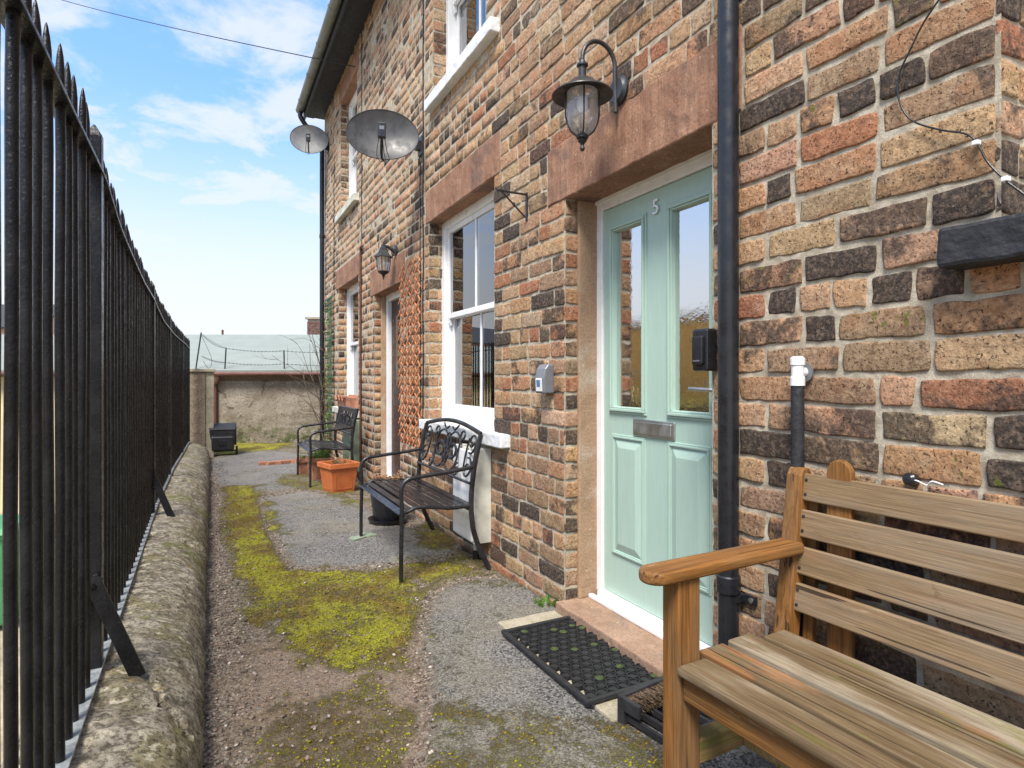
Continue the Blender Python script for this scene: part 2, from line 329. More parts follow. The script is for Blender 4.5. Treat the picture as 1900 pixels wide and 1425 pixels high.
def rough_box(name,mat,parent,x0,x1,y0,y1,z0,z1,amp=.004,step=.05,bevel=.008,world=True):
    bm=bmesh.new(); bmesh.ops.create_cube(bm,size=1)
    bm2=bmesh.new()
    nx,ny,nz=[max(1,int(round((b-a)/step))) for a,b in ((x0,x1),(y0,y1),(z0,z1))]
    m=MB(); idx={}
    def vid(i,j,k):
        if (i,j,k) not in idx:
            p=Vector((x0+(x1-x0)*i/nx,y0+(y1-y0)*j/ny,z0+(z1-z0)*k/nz)); d=noise.noise_vector(p*14)*amp+noise.noise_vector(p*45)*amp*.5
            idx[(i,j,k)]=len(m.v); m.v.append(tuple(p+d))
        return idx[(i,j,k)]
    for i in range(nx):
        for j in range(ny):
            for kk in (0,nz): m.f.append((vid(i,j,kk),vid(i+1,j,kk),vid(i+1,j+1,kk),vid(i,j+1,kk)))
    for i in range(nx):
        for k in range(nz):
            for j in (0,ny): m.f.append((vid(i,j,k),vid(i+1,j,k),vid(i+1,j,k+1),vid(i,j,k+1)))
    for j in range(ny):
        for k in range(nz):
            for i in (0,nx): m.f.append((vid(i,j,k),vid(i,j+1,k),vid(i,j+1,k+1),vid(i,j,k+1)))
    bm.free(); bm2.free()
    return m.build(name,mat,parent,world,bevel=bevel,seg=2)
def arc(cx,cy,r,a0,a1,n=12): return [(cx+r*math.cos(a0+(a1-a0)*i/n),cy+r*math.sin(a0+(a1-a0)*i/n)) for i in range(n+1)]
def spline(pts,n=8):
    pts=[Vector(p) for p in pts]; out=[]; Q=[pts[0]]+pts+[pts[-1]]
    for i in range(1,len(Q)-2):
        for j in range(n):
            t=j/n; p0,p1,p2,p3=Q[i-1:i+3]
            out.append(.5*((2*p1)+(p2-p0)*t+(2*p0-5*p1+4*p2-p3)*t*t+(3*p1-p0-3*p2+p3)*t**3))
    out.append(pts[-1]); return out
# ------------------------------------------------------------------ brickwork
WX=1.6; CH=.09; Z0=.03
PAL={'tan':(.55,.345,.20),'orange':(.51,.27,.14),'red':(.38,.125,.06),'char':(.105,.080,.066),'brown':(.31,.20,.125),'buff':(.60,.43,.285),'pink':(.60,.35,.215)}
def pick(y,z,hd=False):
    if z>2.75: p=[('tan',30),('orange',12),('red',4),('char',4),('brown',12),('buff',28),('pink',12)]
    elif y<2.0 : p=[('tan',32),('orange',14),('red',6),('char',17),('brown',13),('buff',6),('pink',10)]
    elif z<.85: p=[('tan',12),('orange',18),('red',26),('char',8),('brown',34),('buff',0),('pink',2)]
    else: p=[('tan',32),('orange',22),('red',10),('char',6),('brown',18),('buff',5),('pink',4)]
    r=rnd()*sum(a for _,a in p)
    for n,a in p:
        r-=a
        if r<=0: break
    f=U(.82,1.12); c=PAL[n]; t_=PAL['tan']; c=tuple(x*.84+q*.16 for x,q in zip(c,t_)); return n,tuple(min(1,x*f*U(.94,1.06)) for x in c)
def brick(mb,mp,u0,u1,v0,v1,fine,key):
    n,c=pick(*key); cu,cv,hu,hv=(u0+u1)/2,(v0+v1)/2,(u1-u0)/2,(v1-v0)/2
    if hu<.012: return
    e=min(.011/hu,.4); e2=.011/hv
    if fine==2: us=[-1,-1+e*.18,-1+e*.7,-.7,-.47,-.23,0,.23,.47,.7,1-e*.7,1-e*.18,1]; vs_=[-1,-1+e2*.16,-1+e2*.55,-.3,.3,1-e2*.55,1-e2*.16,1]
    elif fine==1: us=[-1,-1+e*.3,-.4,.4,1-e*.3,1]; vs_=[-1,-1+e2*.3,1-e2*.3,1]
    else: us=[-1,-1+e*.5,1-e*.5,1]; vs_=[-1,-1+e2*.5,1-e2*.5,1]
    js=[(U(-1,1)*.0035,U(-1,1)*.0035) for _ in range(4)]; proud=U(-.002,.004) if fine==2 else U(-.001,.0015); rr=U(.02,.09) if fine else .02; seed=rnd()*50
    erode=.0065 if fine==2 else .002
    nu,nv=len(us),len(vs_); base=len(mb.v)
    burn=1. if n=='char' else (U(.4,.85) if rnd()<.45 else U(.1,.42)); moss=U(.35,.8) if (rnd()<.20 or (key[1]<.35 and rnd()<.6)) else 0.
    meta=(burn,moss,rnd(),1); cc=(*c,1)
    for i,s in enumerate(us):
        for j,t in enumerate(vs_):
            ring=min(i,nu-1-i,j,nv-1-j); a=(s+1)/2; b=(t+1)/2
            jx=sum(wt*q[0] for wt,q in zip(((1-a)*(1-b),a*(1-b),(1-a)*b,a*b),js)); jy=sum(wt*q[1] for wt,q in zip(((1-a)*(1-b),a*(1-b),(1-a)*b,a*b),js))
            uu=cu+hu*s*(1-rr*abs(t)**5*.5*min(1,.11/hu*1))+jx; vv=cv+hv*t*(1-rr*1.5*abs(s)**12)+jy
            d={0:-.011,1:-.0012,2:-.0002}.get(ring,0) if fine==2 else (-.009 if ring==0 else -.0018)
            q=noise.noise_vector(Vector((uu*22+seed,vv*22,seed))); q2=noise.noise(Vector((uu*60+seed,vv*60,3)))
            if ring>0: d+=q.x*(.003 if fine==2 else .001)+q2*.0014
            uu+=q.y*erode; vv+=q.z*erode*.9
            mb.v.append(mp(uu,vv,proud+d)); mb.c.append(cc); mb.m.append(meta)
    for i in range(nu-1):
        for j in range(nv-1):
            a=base+i*nv+j; mb.f.append((a,a+nv,a+nv+1,a+1))
def wav(y,z): return .005*noise.noise(Vector((y*.9,z*1.5,2)))+.003*noise.noise(Vector((y*4,z*9,5)))
def course(mb,mp,k,segs,fine_of,hdr,kz):
    v0=Z0+k*CH; JT=.0125
    phase=(k*.5+.17*((k*7)%5))*.256
    for (a,b) in segs:
        y=b-.004 if True else b; L0=None
        # run from the high-y end downward so arrises are full bricks
        first=True
        while y>a+.03:
            if first: L=.118 if (k%2==0) else .232
            elif hdr: L=U(.108,.125)
            else: L=U(.226,.262) if rnd()>.13 else U(.08,.13)
            first=False
            y1=y-L
            if y1-a<.05: y1=a+.004
            f=fine_of((y+y1)/2)
            brick(mb,mp,y1+JT*.5,y-JT*.5,v0+JT*.5+U(-.002,.002),v0+CH-JT*.5+U(-.003,.002),f,((y+y1)/2,kz if kz is not None else v0))
            y=y1
def house_wall(parent,ya,yb,opens,solids,ztop):
    mb=MB(); K=int((ztop-Z0)/CH)
    mp=lambda u,v,d:(WX-d,u,v+wav(u,v))
    ff=lambda y: 2 if y<3.0 else (2 if y<5 else 1)
    for k in range(-2,K+1):
        zc=Z0+(k+.5)*CH; segs=[(ya,yb)]
        for (a,b,c,d) in opens+solids:
            if c<zc<d:
                ns=[]
                for (p,q) in segs:
                    if b<=p or a>=q: ns.append((p,q)); continue
                    if a>p: ns.append((p,a))
                    if b<q: ns.append((b,q))
                segs=ns
        course(mb,mp,k,segs,(lambda y,k=k: (0 if y<.4 else (2 if (y<3.4 or (y<5 and k<30)) else 1))),k%6==3,None)
    # reveals: the far jamb faces -y, the near jamb faces +y
    for (a,b,c,d) in opens:
        for k in range(int((c-Z0)/CH+.01),int((d-Z0)/CH+.6)):
            if Z0+(k+.5)*CH>d: break
            f=2 if b<5 else 1
            brick(mb,(lambda u,v,dd,b=b:(u,b-dd,v+wav(b,v))),WX+.004,WX+(.112 if k%2 else .085),Z0+k*CH+.007,Z0+(k+1)*CH-.007,f,(b,max(.9,Z0+k*CH)))
            if not k%2: brick(mb,(lambda u,v,dd,b=b:(u,b-dd,v+wav(b,v))),WX+.092,WX+.15,Z0+k*CH+.007,Z0+(k+1)*CH-.007,f,(b,max(.9,Z0+k*CH)))
            brick(mb,(lambda u,v,dd,a=a:(u,a+dd,v+wav(a,v))),WX+.004,WX+.112,Z0+k*CH+.007,Z0+(k+1)*CH-.007,1,(a,max(.9,Z0+k*CH)))
    wall=mb.build('wall','brick',parent,True,smooth=True,recalc=False)
    # fix orientation of the two mapped handednesses
    bm=bmesh.new(); bm.from_mesh(wall.data); bmesh.ops.recalc_face_normals(bm,faces=bm.faces); bm.to_mesh(wall.data); bm.free()
    # mortar bed: front sheet with holes, reveals, back and ends
    m=MB(); rec=.0045; ys=sorted({ya,yb,*[v for o in opens for v in o[:2]]}); zs=sorted({-.3,ztop,*[v for o in opens for v in o[2:]]})
    ys=[y for y in ys if ya<=y<=yb]
    def fill(l,st):
        o=[l[0]]
        for a,b in zip(l,l[1:]):
            n=max(1,int((b-a)/st)); o+= [a+(b-a)*i/n for i in range(1,n+1)]
        return o
    ysf=fill(ys,.12); zsf=fill(zs,.12); vi={}
    def gv(y,z):
        if (y,z) not in vi: vi[(y,z)]=len(m.v); m.v.append((WX+rec-(.0018 if y>5.2 or z>3 else 0)+.0025*noise.noise(Vector((y*7,z*7,1))),y,z))
        return vi[(y,z)]
    for y0,y1 in zip(ysf,ysf[1:]):
        for z0,z1 in zip(zsf,zsf[1:]):
            yc,zc=(y0+y1)/2,(z0+z1)/2
            if any(a<yc<b and c<zc<d for a,b,c,d in opens): continue
            m.f.append((gv(y0,z0),gv(y0,z1),gv(y1,z1),gv(y1,z0)))
    D=.36
    for (a,b,c,d) in opens:
        a2,b2=a-rec,b+rec
        m.add([(WX+rec,b2,c),(WX+D,b2,c),(WX+D,b2,d),(WX+rec,b2,d)],[(0,1,2,3)])
        m.add([(WX+rec,a2,c),(WX+D,a2,c),(WX+D,a2,d),(WX+rec,a2,d)],[(0,1,2,3)])
        m.add([(WX+rec,a2,c),(WX+D,a2,c),(WX+D,b2,c),(WX+rec,b2,c)],[(0,1,2,3)])
        m.add([(WX+.195,a2,d),(WX+D,a2,d),(WX+D,b2,d),(WX+.195,b2,d)],[(0,1,2,3)])
    m.build('mortar','mortar',wall,False,recalc=False).matrix_parent_inverse=Matrix.Identity(4)
    mo=wall.children[0]; L=PM[parent.name].translation
    mo.data.transform(Matrix.Translation(-L))
    m2=MB(); m2.box(WX+4.9,WX+5.1,ya,yb,-.3,ztop); m2.box(WX+.02,WX+5.1,ya-.0,ya+.03,-.3,ztop); m2.box(WX+.02,WX+5.1,yb-.05,yb-.02,-.3,ztop)
    m2.build('rear_wall','mortar',parent,True,recalc=True)
    return wall
SPL=4.83; YE=9.81; YN=-1.6; ZT=5.36
O_win=(3.45,4.72,.84,2.46); O_door=(1.60,2.595,.03,2.10); O_up=(3.58,4.61,3.42,4.98); O_b=(-.55,.72,1.54,3.0)
F_win=(7.37,8.64,.78,2.43); F_door=(5.565,6.576,.03,2.10); F_up=(7.45,8.48,3.42,4.98)
near=thing('brick_house','nearer brick terraced house with the mint green front door','house',(WX,2.0,0))
far=thing('brick_house','farther brick terraced house at the row end with the brown door','house',(WX,7.3,0))
house_wall(near,YN,SPL,[O_win,O_door,O_up,O_b],[(3.36,4.80,2.46,2.73),(3.22,4.80,.75,.84),(1.46,2.77,2.10,2.37),(3.36,4.66,3.33,3.42),(-.7,.82,1.45,1.56),(-.7,.85,3.0,3.27),(3.45,4.74,4.98,5.25),(1.6,2.6,-.2,.05)],ZT)
house_wall(far,SPL,YE,[F_win,F_door,F_up],[(7.26,8.84,2.43,2.70),(7.25,8.8,.69,.78),(5.40,6.75,2.10,2.37),(7.33,8.6,3.33,3.42),(7.33,8.6,4.98,5.25),(5.56,6.58,-.2,.05)],ZT)
for par,l in ((near,[(3.36,4.80,2.462,2.725),(1.46,2.77,2.095,2.385),(-.7,.85,3.0,3.27),(3.45,4.74,4.98,5.25)]),(far,[(7.26,8.84,2.432,2.70),(5.40,6.75,2.09,2.37),(7.33,8.6,4.98,5.25)])):
    for (a,b,c,d) in l: rough_box('lintel','sandstone',par,WX-.004,WX+.20,a+.004,b-.004,c,d,.005,.045,.007)
rough_box('sill','white_sill',near,WX-.062,WX+.13,3.225,4.79,.765,.845,.004,.04,.007)
rough_box('sill','white_sill',near,WX-.062,WX+.13,3.37,4.66,3.335,3.425,.004,.04,.006)
rough_box('sill','matt_black',near,WX-.075,WX+.13,-.7,.815,1.445,1.54,.004,.03,.010)
rough_box('sill','old_white',far,WX-.062,WX+.13,7.26,8.78,.70,.78,.003,.05,.006)
rough_box('sill','old_white',far,WX-.062,WX+.13,7.34,8.6,3.335,3.425,.003,.05,.006)
for par,(a,b) in ((near,(1.60,2.595)),(far,(5.565,6.576))):
    rough_box('doorstep','stepstone',par,WX-.05,WX+.33,a-.02,b+.01,-.1,.062,.004,.04,.008)
    if par==near:
        rough_box('door_jamb','jambstone',par,WX+.075,WX+.19,b-.018,b+.03,.06,2.095,.003,.05,.006)
    else: rough_box('door_jamb','jambstone',par,WX+.075,WX+.128,b-.018,b+.03,.06,2.095,.003,.05,.006)
# rooms behind the openings
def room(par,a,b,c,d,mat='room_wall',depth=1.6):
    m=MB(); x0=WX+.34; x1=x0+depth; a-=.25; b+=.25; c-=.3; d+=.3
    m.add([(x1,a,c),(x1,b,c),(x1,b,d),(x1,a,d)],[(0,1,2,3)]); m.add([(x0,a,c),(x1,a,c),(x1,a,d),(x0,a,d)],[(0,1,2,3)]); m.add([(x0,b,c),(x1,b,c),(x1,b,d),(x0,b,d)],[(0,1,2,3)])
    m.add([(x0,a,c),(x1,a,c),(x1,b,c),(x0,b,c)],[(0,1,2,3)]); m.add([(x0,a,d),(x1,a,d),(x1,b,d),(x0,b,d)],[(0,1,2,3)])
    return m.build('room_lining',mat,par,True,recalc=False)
# ------------------------------------------------------------------ sash windows
def sash_window(par,a,b,c,d,mid,xr,bars=True,curt='curtain',side='both'):
    """a..b along y, c..d up, xr = plane of the outer frame face"""
    fr=MB(); t=.055
    fr.box(xr,xr+.12,a-.02,a+t,c,d); fr.box(xr,xr+.12,b-t,b+.02,c,d); fr.box(xr,xr+.12,a+t,b-t,d-t,d+.02); fr.box(xr-.02,xr+.12,a+t,b-t,c-.01,c+.05)
    f=fr.build('window',"white_gloss",par,True,bevel=.004)
    ia,ib=a+t,b-t
    def sash(z0,z1,xs,horn):
        m=MB(); s=.042
        m.box(xs,xs+.035,ia+.002,ia+s,z0,z1); m.box(xs,xs+.035,ib-s,ib-.002,z0,z1)
        m.box(xs+.001,xs+.034,ia+s,ib-s,z1-s,z1); m.box(xs+.001,xs+.034,ia+s,ib-s,z0,z0+(s if horn else .075))
        if bars: m.box(xs+.006,xs+.03,(ia+ib)/2-.011,(ia+ib)/2+.011,z0+s,z1-s)
        if horn:
            for yy in (ia+.002,ib-s): m.prism([(xs,z0),(xs+.035,z0),(xs+.035,z0-.05),(xs+.018,z0-.06),(xs+.006,z0-.035)],yy,yy+s-.002,ax='y')
        q=m.build('sash','white_gloss',f,False,bevel=.003); q.data.transform(Matrix.Translation(-PM[par.name].translation))
        g=MB().box(xs+.014,xs+.018,ia+s-.005,ib-s+.005,z0+s-.005,z1-s+.005).build('pane','window_glass',f); g.data.transform(Matrix.Translation(-PM[par.name].translation))
    sash(mid-.02,d-t,xr+.025,True); sash(c+.05,mid+.02,xr+.066,False)
    # curtains hanging inside
    m=MB(); n=60
    def cur(y0,y1,z0,z1,x):
        vs=[];N=24
        for i in range(N+1):
            y=y0+(y1-y0)*i/N; xx=x+.012*math.sin(i*2.1)+.006*math.sin(i*5.3)
            vs+=[(xx,y,z0),(xx,y,z1)]
        m.add(vs,[(2*i,2*i+2,2*i+3,2*i+1) for i in range(N)])
    xw=WX+.37
    cur(b-.38,b+.05,c-.1,d+.1,xw); cur(a-.05,a+.42,c-.1,d+.1,xw)
    m.build('curtain',curt,par,True,smooth=True,recalc=False)
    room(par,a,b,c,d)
sash_window(near,*O_win[:2],.845,2.462,1.69,WX+.115)
sash_window(near,*O_up[:2],3.425,4.98,4.2,WX+.11,curt='grey_curtain')
sash_window(near,-.55,.72,1.54,3.0,2.3,WX+.12)
sash_window(far,*F_win[:2],.78,2.432,1.65,WX+.115)
sash_window(far,*F_up[:2],3.425,4.98,4.2,WX+.11)
# ------------------------------------------------------------------ doors
def text_mesh(s,size,depth):
    cu=bpy.data.curves.new('t','FONT'); cu.body=s; cu.size=size; cu.extrude=depth; cu.bevel_depth=.0012; cu.align_x='CENTER'; cu.align_y='CENTER'
    o=bpy.data.objects.new('t',cu); C.objects.link(o); bpy.context.view_layer.update()
    me=bpy.data.meshes.new_from_object(o.evaluated_get(bpy.context.evaluated_depsgraph_get())); bpy.data.objects.remove(o); return me
XD=WX+.195                                        # outer face of the door leaf
def mint_door(par):
    L=PM[par.name].translation
    y0,y1,z0,z1=1.712,2.528,.112,2.035
    leaf=MB(); gl=[(1.80,2.02),(2.225,2.445)]   # near, far glazed lights (along y)
    # stiles, rails round the two lights
    ya,yb=gl[0]; yc,yd=gl[1]; gz0,gz1=1.045,1.915
    for (p,q) in ((y0,ya),(yb,yc),(yd,y1)): leaf.box(XD,XD+.044,p,q,gz0,gz1)
    leaf.box(XD,XD+.044,y0,y1,gz1,z1); leaf.box(XD,XD+.044,y0,y1,z0,gz0)
    d=leaf.build('door','mint',par,True)
    def sub(m,name,mat,**k):
        o=m.build(name,mat,d,**k); o.data.transform(Matrix.Translation(-L)); return o
    def mould(m,p,q,r,s,wd=.034,pr=.016):
        # picture-frame moulding with a stepped section
        for (o,i,h) in ((0,wd*.35,pr*.45),(wd*.35,wd*.75,pr),(wd*.75,wd,pr*.55)):
            for (a,b,c,e) in ((p-wd+o,q+wd-o,s+wd-i,s+wd-o),(p-wd+o,q+wd-o,r-wd+o,r-wd+i),(p-wd+o,p-wd+i,r-wd+i,s+wd-i),(q+wd-i,q+wd-o,r-wd+i,s+wd-i)):
                m.box(XD-h,XD+.002,a,b,c,e)
    for (p,q) in gl:
        m=MB(); mould(m,p,q,gz0,gz1); sub(m,'moulding','mint',bevel=.003)
        sub(MB().box(XD+.016,XD+.022,p-.004,q+.004,gz0-.004,gz1+.004),'glazing','door_glass')
    for (p,q) in ((1.815,2.025),(2.225,2.435)):
        m=MB(); mould(m,p,q,.335,.885,.024,.010); 
        # raised field with sloping margins
        e=.04; m.add([(XD+.0,p,.335),(XD+.0,q,.335),(XD+.0,q,.885),(XD+.0,p,.885),(XD-.013,p+e,.335+e),(XD-.013,q-e,.335+e),(XD-.013,q-e,.885-e),(XD-.013,p+e,.885-e)],[(0,1,5,4),(1,2,6,5),(2,3,7,6),(3,0,4,7),(4,5,6,7)])
        sub(m,'panel','mint',bevel=.002)
    m=MB(); m.box(XD-.010,XD,2.00,2.285,.915,.995); sub(m,'letterbox','chrome',bevel=.006,seg=3)
    m=MB(); m.box(XD-.016,XD-.008,2.016,2.269,.928,.984); sub(m,'letterbox_flap','chrome',bevel=.005,seg=3)
    m=MB(); m.box(XD-.012,XD,1.728,1.755,1.00,1.25); m.tube([(XD-.01,1.741,1.14),(XD-.05,1.741,1.14),(XD-.055,1.75,1.14),(XD-.055,1.86,1.143)],.0085,10); sub(m,'handle','chrome',smooth='auto')
    me=text_mesh('5',.095,.002); me.transform(Matrix.Rotation(R(90),4,'X')); me.transform(Matrix.Rotation(R(-90),4,'Z')); me.transform(Matrix.Translation(Vector((XD-.006,2.125,1.955))-L))
    me.materials.append(M['number_silver']); o=bpy.data.objects.new('house_number',me); C.objects.link(o); o.parent=d
    # white frame
    m=MB(); fx0,fx1=XD-.012,XD+.07
    m.box(fx0,fx1,y1+.004,2.60,.09,2.11); m.box(fx0,fx1,1.60,y0-.004,.09,2.11); m.box(fx0,fx1,y0-.004,y1+.004,z1+.004,2.11); m.box(fx0-.03,fx1,y0-.004,y1+.004,.062,z0-.004)
    m.box(fx0-.012,fx0+.001,1.60,2.60,2.075,2.12)
    m.box(fx0-.055,fx0-.029,1.605,2.575,.062,.082)
    m.build('door_frame','white_gloss',par,True,bevel=.004)
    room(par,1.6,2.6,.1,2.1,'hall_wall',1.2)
    m=MB(); m.box(WX+1.2,WX+1.25,1.5,2.7,1.62,2.3); m.build('hall_grey_backing','grey_curtain',par,True)  # grey panel added behind the upper glass, imitating the reflected grey sky
mint_door(near)
def brown_door(par):
    L=PM[par.name].translation; y0,y1=5.64,6.50; XB=WX+.145
    m=MB(); m.box(XB+.03,XB+.07,y0,y1,.1,2.02); d=m.build('door','brown_door',par,True,bevel=.003); d['label']='dark brown front door'
    m=MB(); m.box(XB+.024,XB+.032,5.80,6.30,1.1,1.85); o=m.build('glazing','window_glass',d); o.data.transform(Matrix.Translation(-L))
    for (p,q,r,s) in ((5.72,6.0,.25,.9),(6.1,6.38,.25,.9)):
        o=MB().box(XB+.018,XB+.031,p,q,r,s).build('panel','brown_door',d,bevel=.005); o.data.transform(Matrix.Translation(-L))
    o=MB().box(XB+.0,XB+.031,5.66,5.70,.95,1.15).build('handle','chrome',d,bevel=.004); o.data.transform(Matrix.Translation(-L))
    m=MB(); m.box(XB-.015,XB+.08,y1+.003,6.575,.08,2.10); m.box(XB-.015,XB+.08,5.56,y0-.003,.08,2.10); m.box(XB-.015,XB+.08,y0-.003,y1+.003,2.02,2.10); m.box(XB-.03,XB+.08,y0-.003,y1+.003,.062,.095)
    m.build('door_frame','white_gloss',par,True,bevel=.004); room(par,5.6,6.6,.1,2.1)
brown_door(far)
# ------------------------------------------------------------------ roof, gutter, downpipes
def roofs(par,a,b):
    m=MB(); xe,ze=1.30,5.36; sl_=.62
    n=int((b-a)/.30)
    m.add([(xe,a,ze-.0),(xe,b,ze),(xe,b,ze+.04),(xe,a,ze+.04),(xe+3.0,a,ze+3*sl_),(xe+3,b,ze+3*sl_),(xe+3,b,ze+3*sl_+.04),(xe+3,a,ze+3*sl_+.04)],[(0,1,2,3),(0,4,5,1),(3,2,6,7),(4,7,6,5),(0,3,7,4),(1,5,6,2)])
    m.build('roof','slate',par,True)
    m=MB(); n=int((b-a)/.26); w_=(b-a)/n       # slate tails: each slate laps over the next, so the underside is stepped
    for i in range(n):
        y=a+w_*i; p=[(y,ze-.015),(y+w_,ze-.050),(y+w_,ze-.015)]
        for (x0,x1,dz) in ((xe+.02,xe+.16,-.012),(xe+.155,WX+.02,.0)): m.prism([(q,z+dz) for q,z in p],x0,x1,ax='x')
    m.build('eaves_slates','matt_black',par,True)
    m=MB(); m.box(xe+.02,WX+.02,a,b,ze-.016,ze-.004); m.build('soffit','slate',par,True)
    m=MB(); m.box(xe-.005,xe+.02,a,b,ze-.13,ze-.015); m.build('fascia','matt_black',par,True)
roofs(near,YN,SPL-.001); roofs(far,SPL,YE+.12)
def gutter(par,a,b,end=False):
    m=MB(); n=9; cx=1.235; cz=5.36; r=.062
    prof=[(cx+r*math.cos(PI+PI*i/n),cz+r*math.sin(PI+PI*i/n)) for i in range(n+1)]+[(cx+(r-.006)*math.cos(2*PI-PI*i/n),cz+(r-.006)*math.sin(2*PI-PI*i/n)) for i in range(n+1)]
    m.prism(prof,a,b,ax='y')
    y=a+.4
    while y<b:
        pr=[(cx+(r+.007)*math.cos(PI+PI*i/n),cz+.004+(r+.007)*math.sin(PI+PI*i/n)) for i in range(n+1)]
        m.prism(pr,y-.02,y+.02,ax='y'); y+=.85
    if end: m.prism([(cx+r*math.cos(PI+PI*i/n),cz+r*math.sin(PI+PI*i/n)) for i in range(n+1)],b-.004,b+.004,ax='y')
    m.build('gutter','grey_gutter',par,True)
gutter(near,YN,SPL-.001); gutter(far,SPL,YE+.05,True)
def downpipe(par,pts,r,collars,name='downpipe',brk=()):
    m=MB(); m.tube(spline(pts,5) if len(pts)>2 else pts,r,20)
    for (x,y,z) in collars: m.lathe([(r,-.03),(r+.006,-.028),(r+.006,.024),(r+.002,.028)],x,y,z,20)
    o=m.build(name,'black_plastic',par,True,smooth='auto')
    if brk:
        L=PM[par.name].translation
        for (x,y,z) in brk:
            b=MB(); b.box(x+.0,WX+.004,y-r-.004,y+r+.004,z-.014,z+.014); b.box(WX-.012,WX+.003,y-r-.045,y+r+.045,z-.014,z+.014)
            q=b.build('pipe_clip','black_plastic',o,bevel=.003); q.data.transform(Matrix.Translation(-L))
            for s in (-1,1):
                q=MB().lathe([(.0,0),(.009,0),(.009,.005),(0,.006)],0,0,0,12,mat=Matrix.Translation((WX-.011,y+s*(r+.030),z))@Matrix.Rotation(R(-90),4,'Y')).build('screw','chrome',o); q.data.transform(Matrix.Translation(-L))
dp=downpipe(near,[(1.553,1.476,-.0),(1.553,1.478,5.32)],.034,[(1.553,1.476,.50)],brk=((1.553,1.476,.455),(1.553,1.476,4.2)))
downpipe(far,[(1.24,9.78,5.31),(1.24,9.78,5.22),(1.36,9.78,5.06),(1.54,9.75,4.9),(1.552,9.74,4.75),(1.552,9.74,4.2),(1.552,9.74,2.5),(1.552,9.74,0.0)],.036,[(1.552,9.74,1.62),(1.552,9.74,3.4)])
# waste pipe with the white overflow tee
t=thing('waste_pipe','short black waste pipe with a white overflow tee behind the wooden bench','pipe',(1.56,1.215,0))
MB().tube([(0,0,0),(0,0,1.165)],.0185,16).build('pipe','matt_black',t,smooth='auto')
m=MB(); m.lathe([(.021,1.165),(.021,1.19),(.018,1.192),(.018,1.225),(.021,1.227),(.021,1.245),(.014,1.252),(0,1.253)],0,0,0,16)
m.tube([(0,0,1.205),(.03,0,1.205)],.015,14); m.build('overflow_tee','white_gloss',t,smooth='auto')
MB().lathe([(0,0),(.027,0),(.029,.004),(.029,.008),(0,.009)],0,0,0,20,mat=Matrix.Translation((.036,0,1.205))@Matrix.Rotation(R(-90),4,'Y')).build('flange','grey_plastic',t,smooth='auto')
# thin copper pipe and cables on the walls
def wall_run(name,label,cat,pts,r,mat,grp=None):
    m=MB(); m.tube(pts,r,8); o=m.build(name,mat,smooth=True); return tag(o,label,cat,grp)
wall_run('copper_pipe','thin brown pipe up the far house wall beside its window','pipe',spline([(1.585,7.18,0),(1.585,7.18,1.5),(1.585,7.18,2.62),(1.58,7.14,2.72),(1.6,7.1,2.74)],5),.013,'copper_pipe')
def cable(label,ys,z0,z1,r=.0042):
    pts=[(1.594+.002*math.sin(i*1.7),ys+.008*math.sin(i*1.3)+.004*math.sin(i*3.1),z0+(z1-z0)*i/24) for i in range(25)]
    wall_run('cable',label,'cable',pts,r,'black_plastic','cables clipped up the walls')
cable('black cable running up the wall at the joint between the houses',4.85,.6,5.3,.005)
cable('thin black cable close beside the orange trellis',4.93,.7,3.1,.004)
cable('black cable running up above the thin brown pipe',7.16,2.7,5.3)
cable('black cable on the wall beside the far green netting',8.95,.3,4.4)
# loose cable near the black sill
pts=[(1745,-5),(1712,45),(1690,90),(1668,140),(1668,185),(1690,222),(1740,240),(1790,248),(1812,264),(1832,300),(1865,334),(1900,360),(1960,405)]
c3=[]
for i,(px,py) in enumerate(pts):
    y,z=W(px,py,1.588 if i<11 else 1.590); c3.append((1.588,y,z))
wall_run('loose_cable','thin black cable looping across the bricks above the black sill','cable',spline(c3,6),.0024,'black_plastic')
for i,(px,py) in enumerate(((1812,266),(1867,333))):
    y,z=W(px,py,1.59); o=MB().box(1.581,1.597,y-.007,y+.007,z-.005,z+.006).build('cable_clip','white_gloss',bevel=.002)
    tag(o,('white cable clip at the corner of the loop, above left of the other clip','white cable clip nearer the black sill, at the window arris')[i],'cable clip')
# small wall nozzle behind the bench
y,z=W(1690,892,1.58); t=thing('wall_vent_nozzle','small black nozzle with white string poking from the wall behind the bench','nozzle',(WX,y,z))
MB().lathe([(0,0),(.013,0),(.016,.008),(.016,.03),(.010,.036),(0,.037)],0,0,0,14,mat=Matrix.Rotation(R(-80),4,'Y')).build('nozzle','black_plastic',t,smooth='auto')
MB().tube(spline([(-.02,0,0),(-.03,-.02,.004),(-.015,-.035,-.006),(-.02,-.05,.006),(-.01,-.07,0)],5),.002,6).build('string','white_gloss',t,smooth=True)
# ------------------------------------------------------------------ lamps
y,z=W(1152,168); 
t=thing('wall_lantern','black fisherman wall lantern on a swan neck above the mint door','wall lamp',(WX,2.13,2.44))
MB().lathe([(0,0),(.060,0),(.064,.006),(.064,.016),(.052,.022),(.048,.030),(0,.031)],0,0,0,28,mat=Matrix.Rotation(R(-90),4,'Y')).build('backplate','lamp_iron',t,smooth='auto')
ax=-.20
pts=[(-.028,0,-.09),(-.03,0,-.02),(-.032,0,.05)]+[(-.032-.084+.084*math.cos(a),0,.095+.092*math.sin(a)) for a in [PI*i/14 for i in range(15)]]+[(ax,0,.06)]
m=MB(); m.tube(pts,.0095,12); m.tube([(-.03,0,0),(-.0,0,0)],.012,10); m.lathe([(0,-.012),(.010,-.008),(.010,0),(0,.004)],-.028,0,-.09,10); m.build('arm','lamp_iron',t,smooth='auto')
ZL=-.055
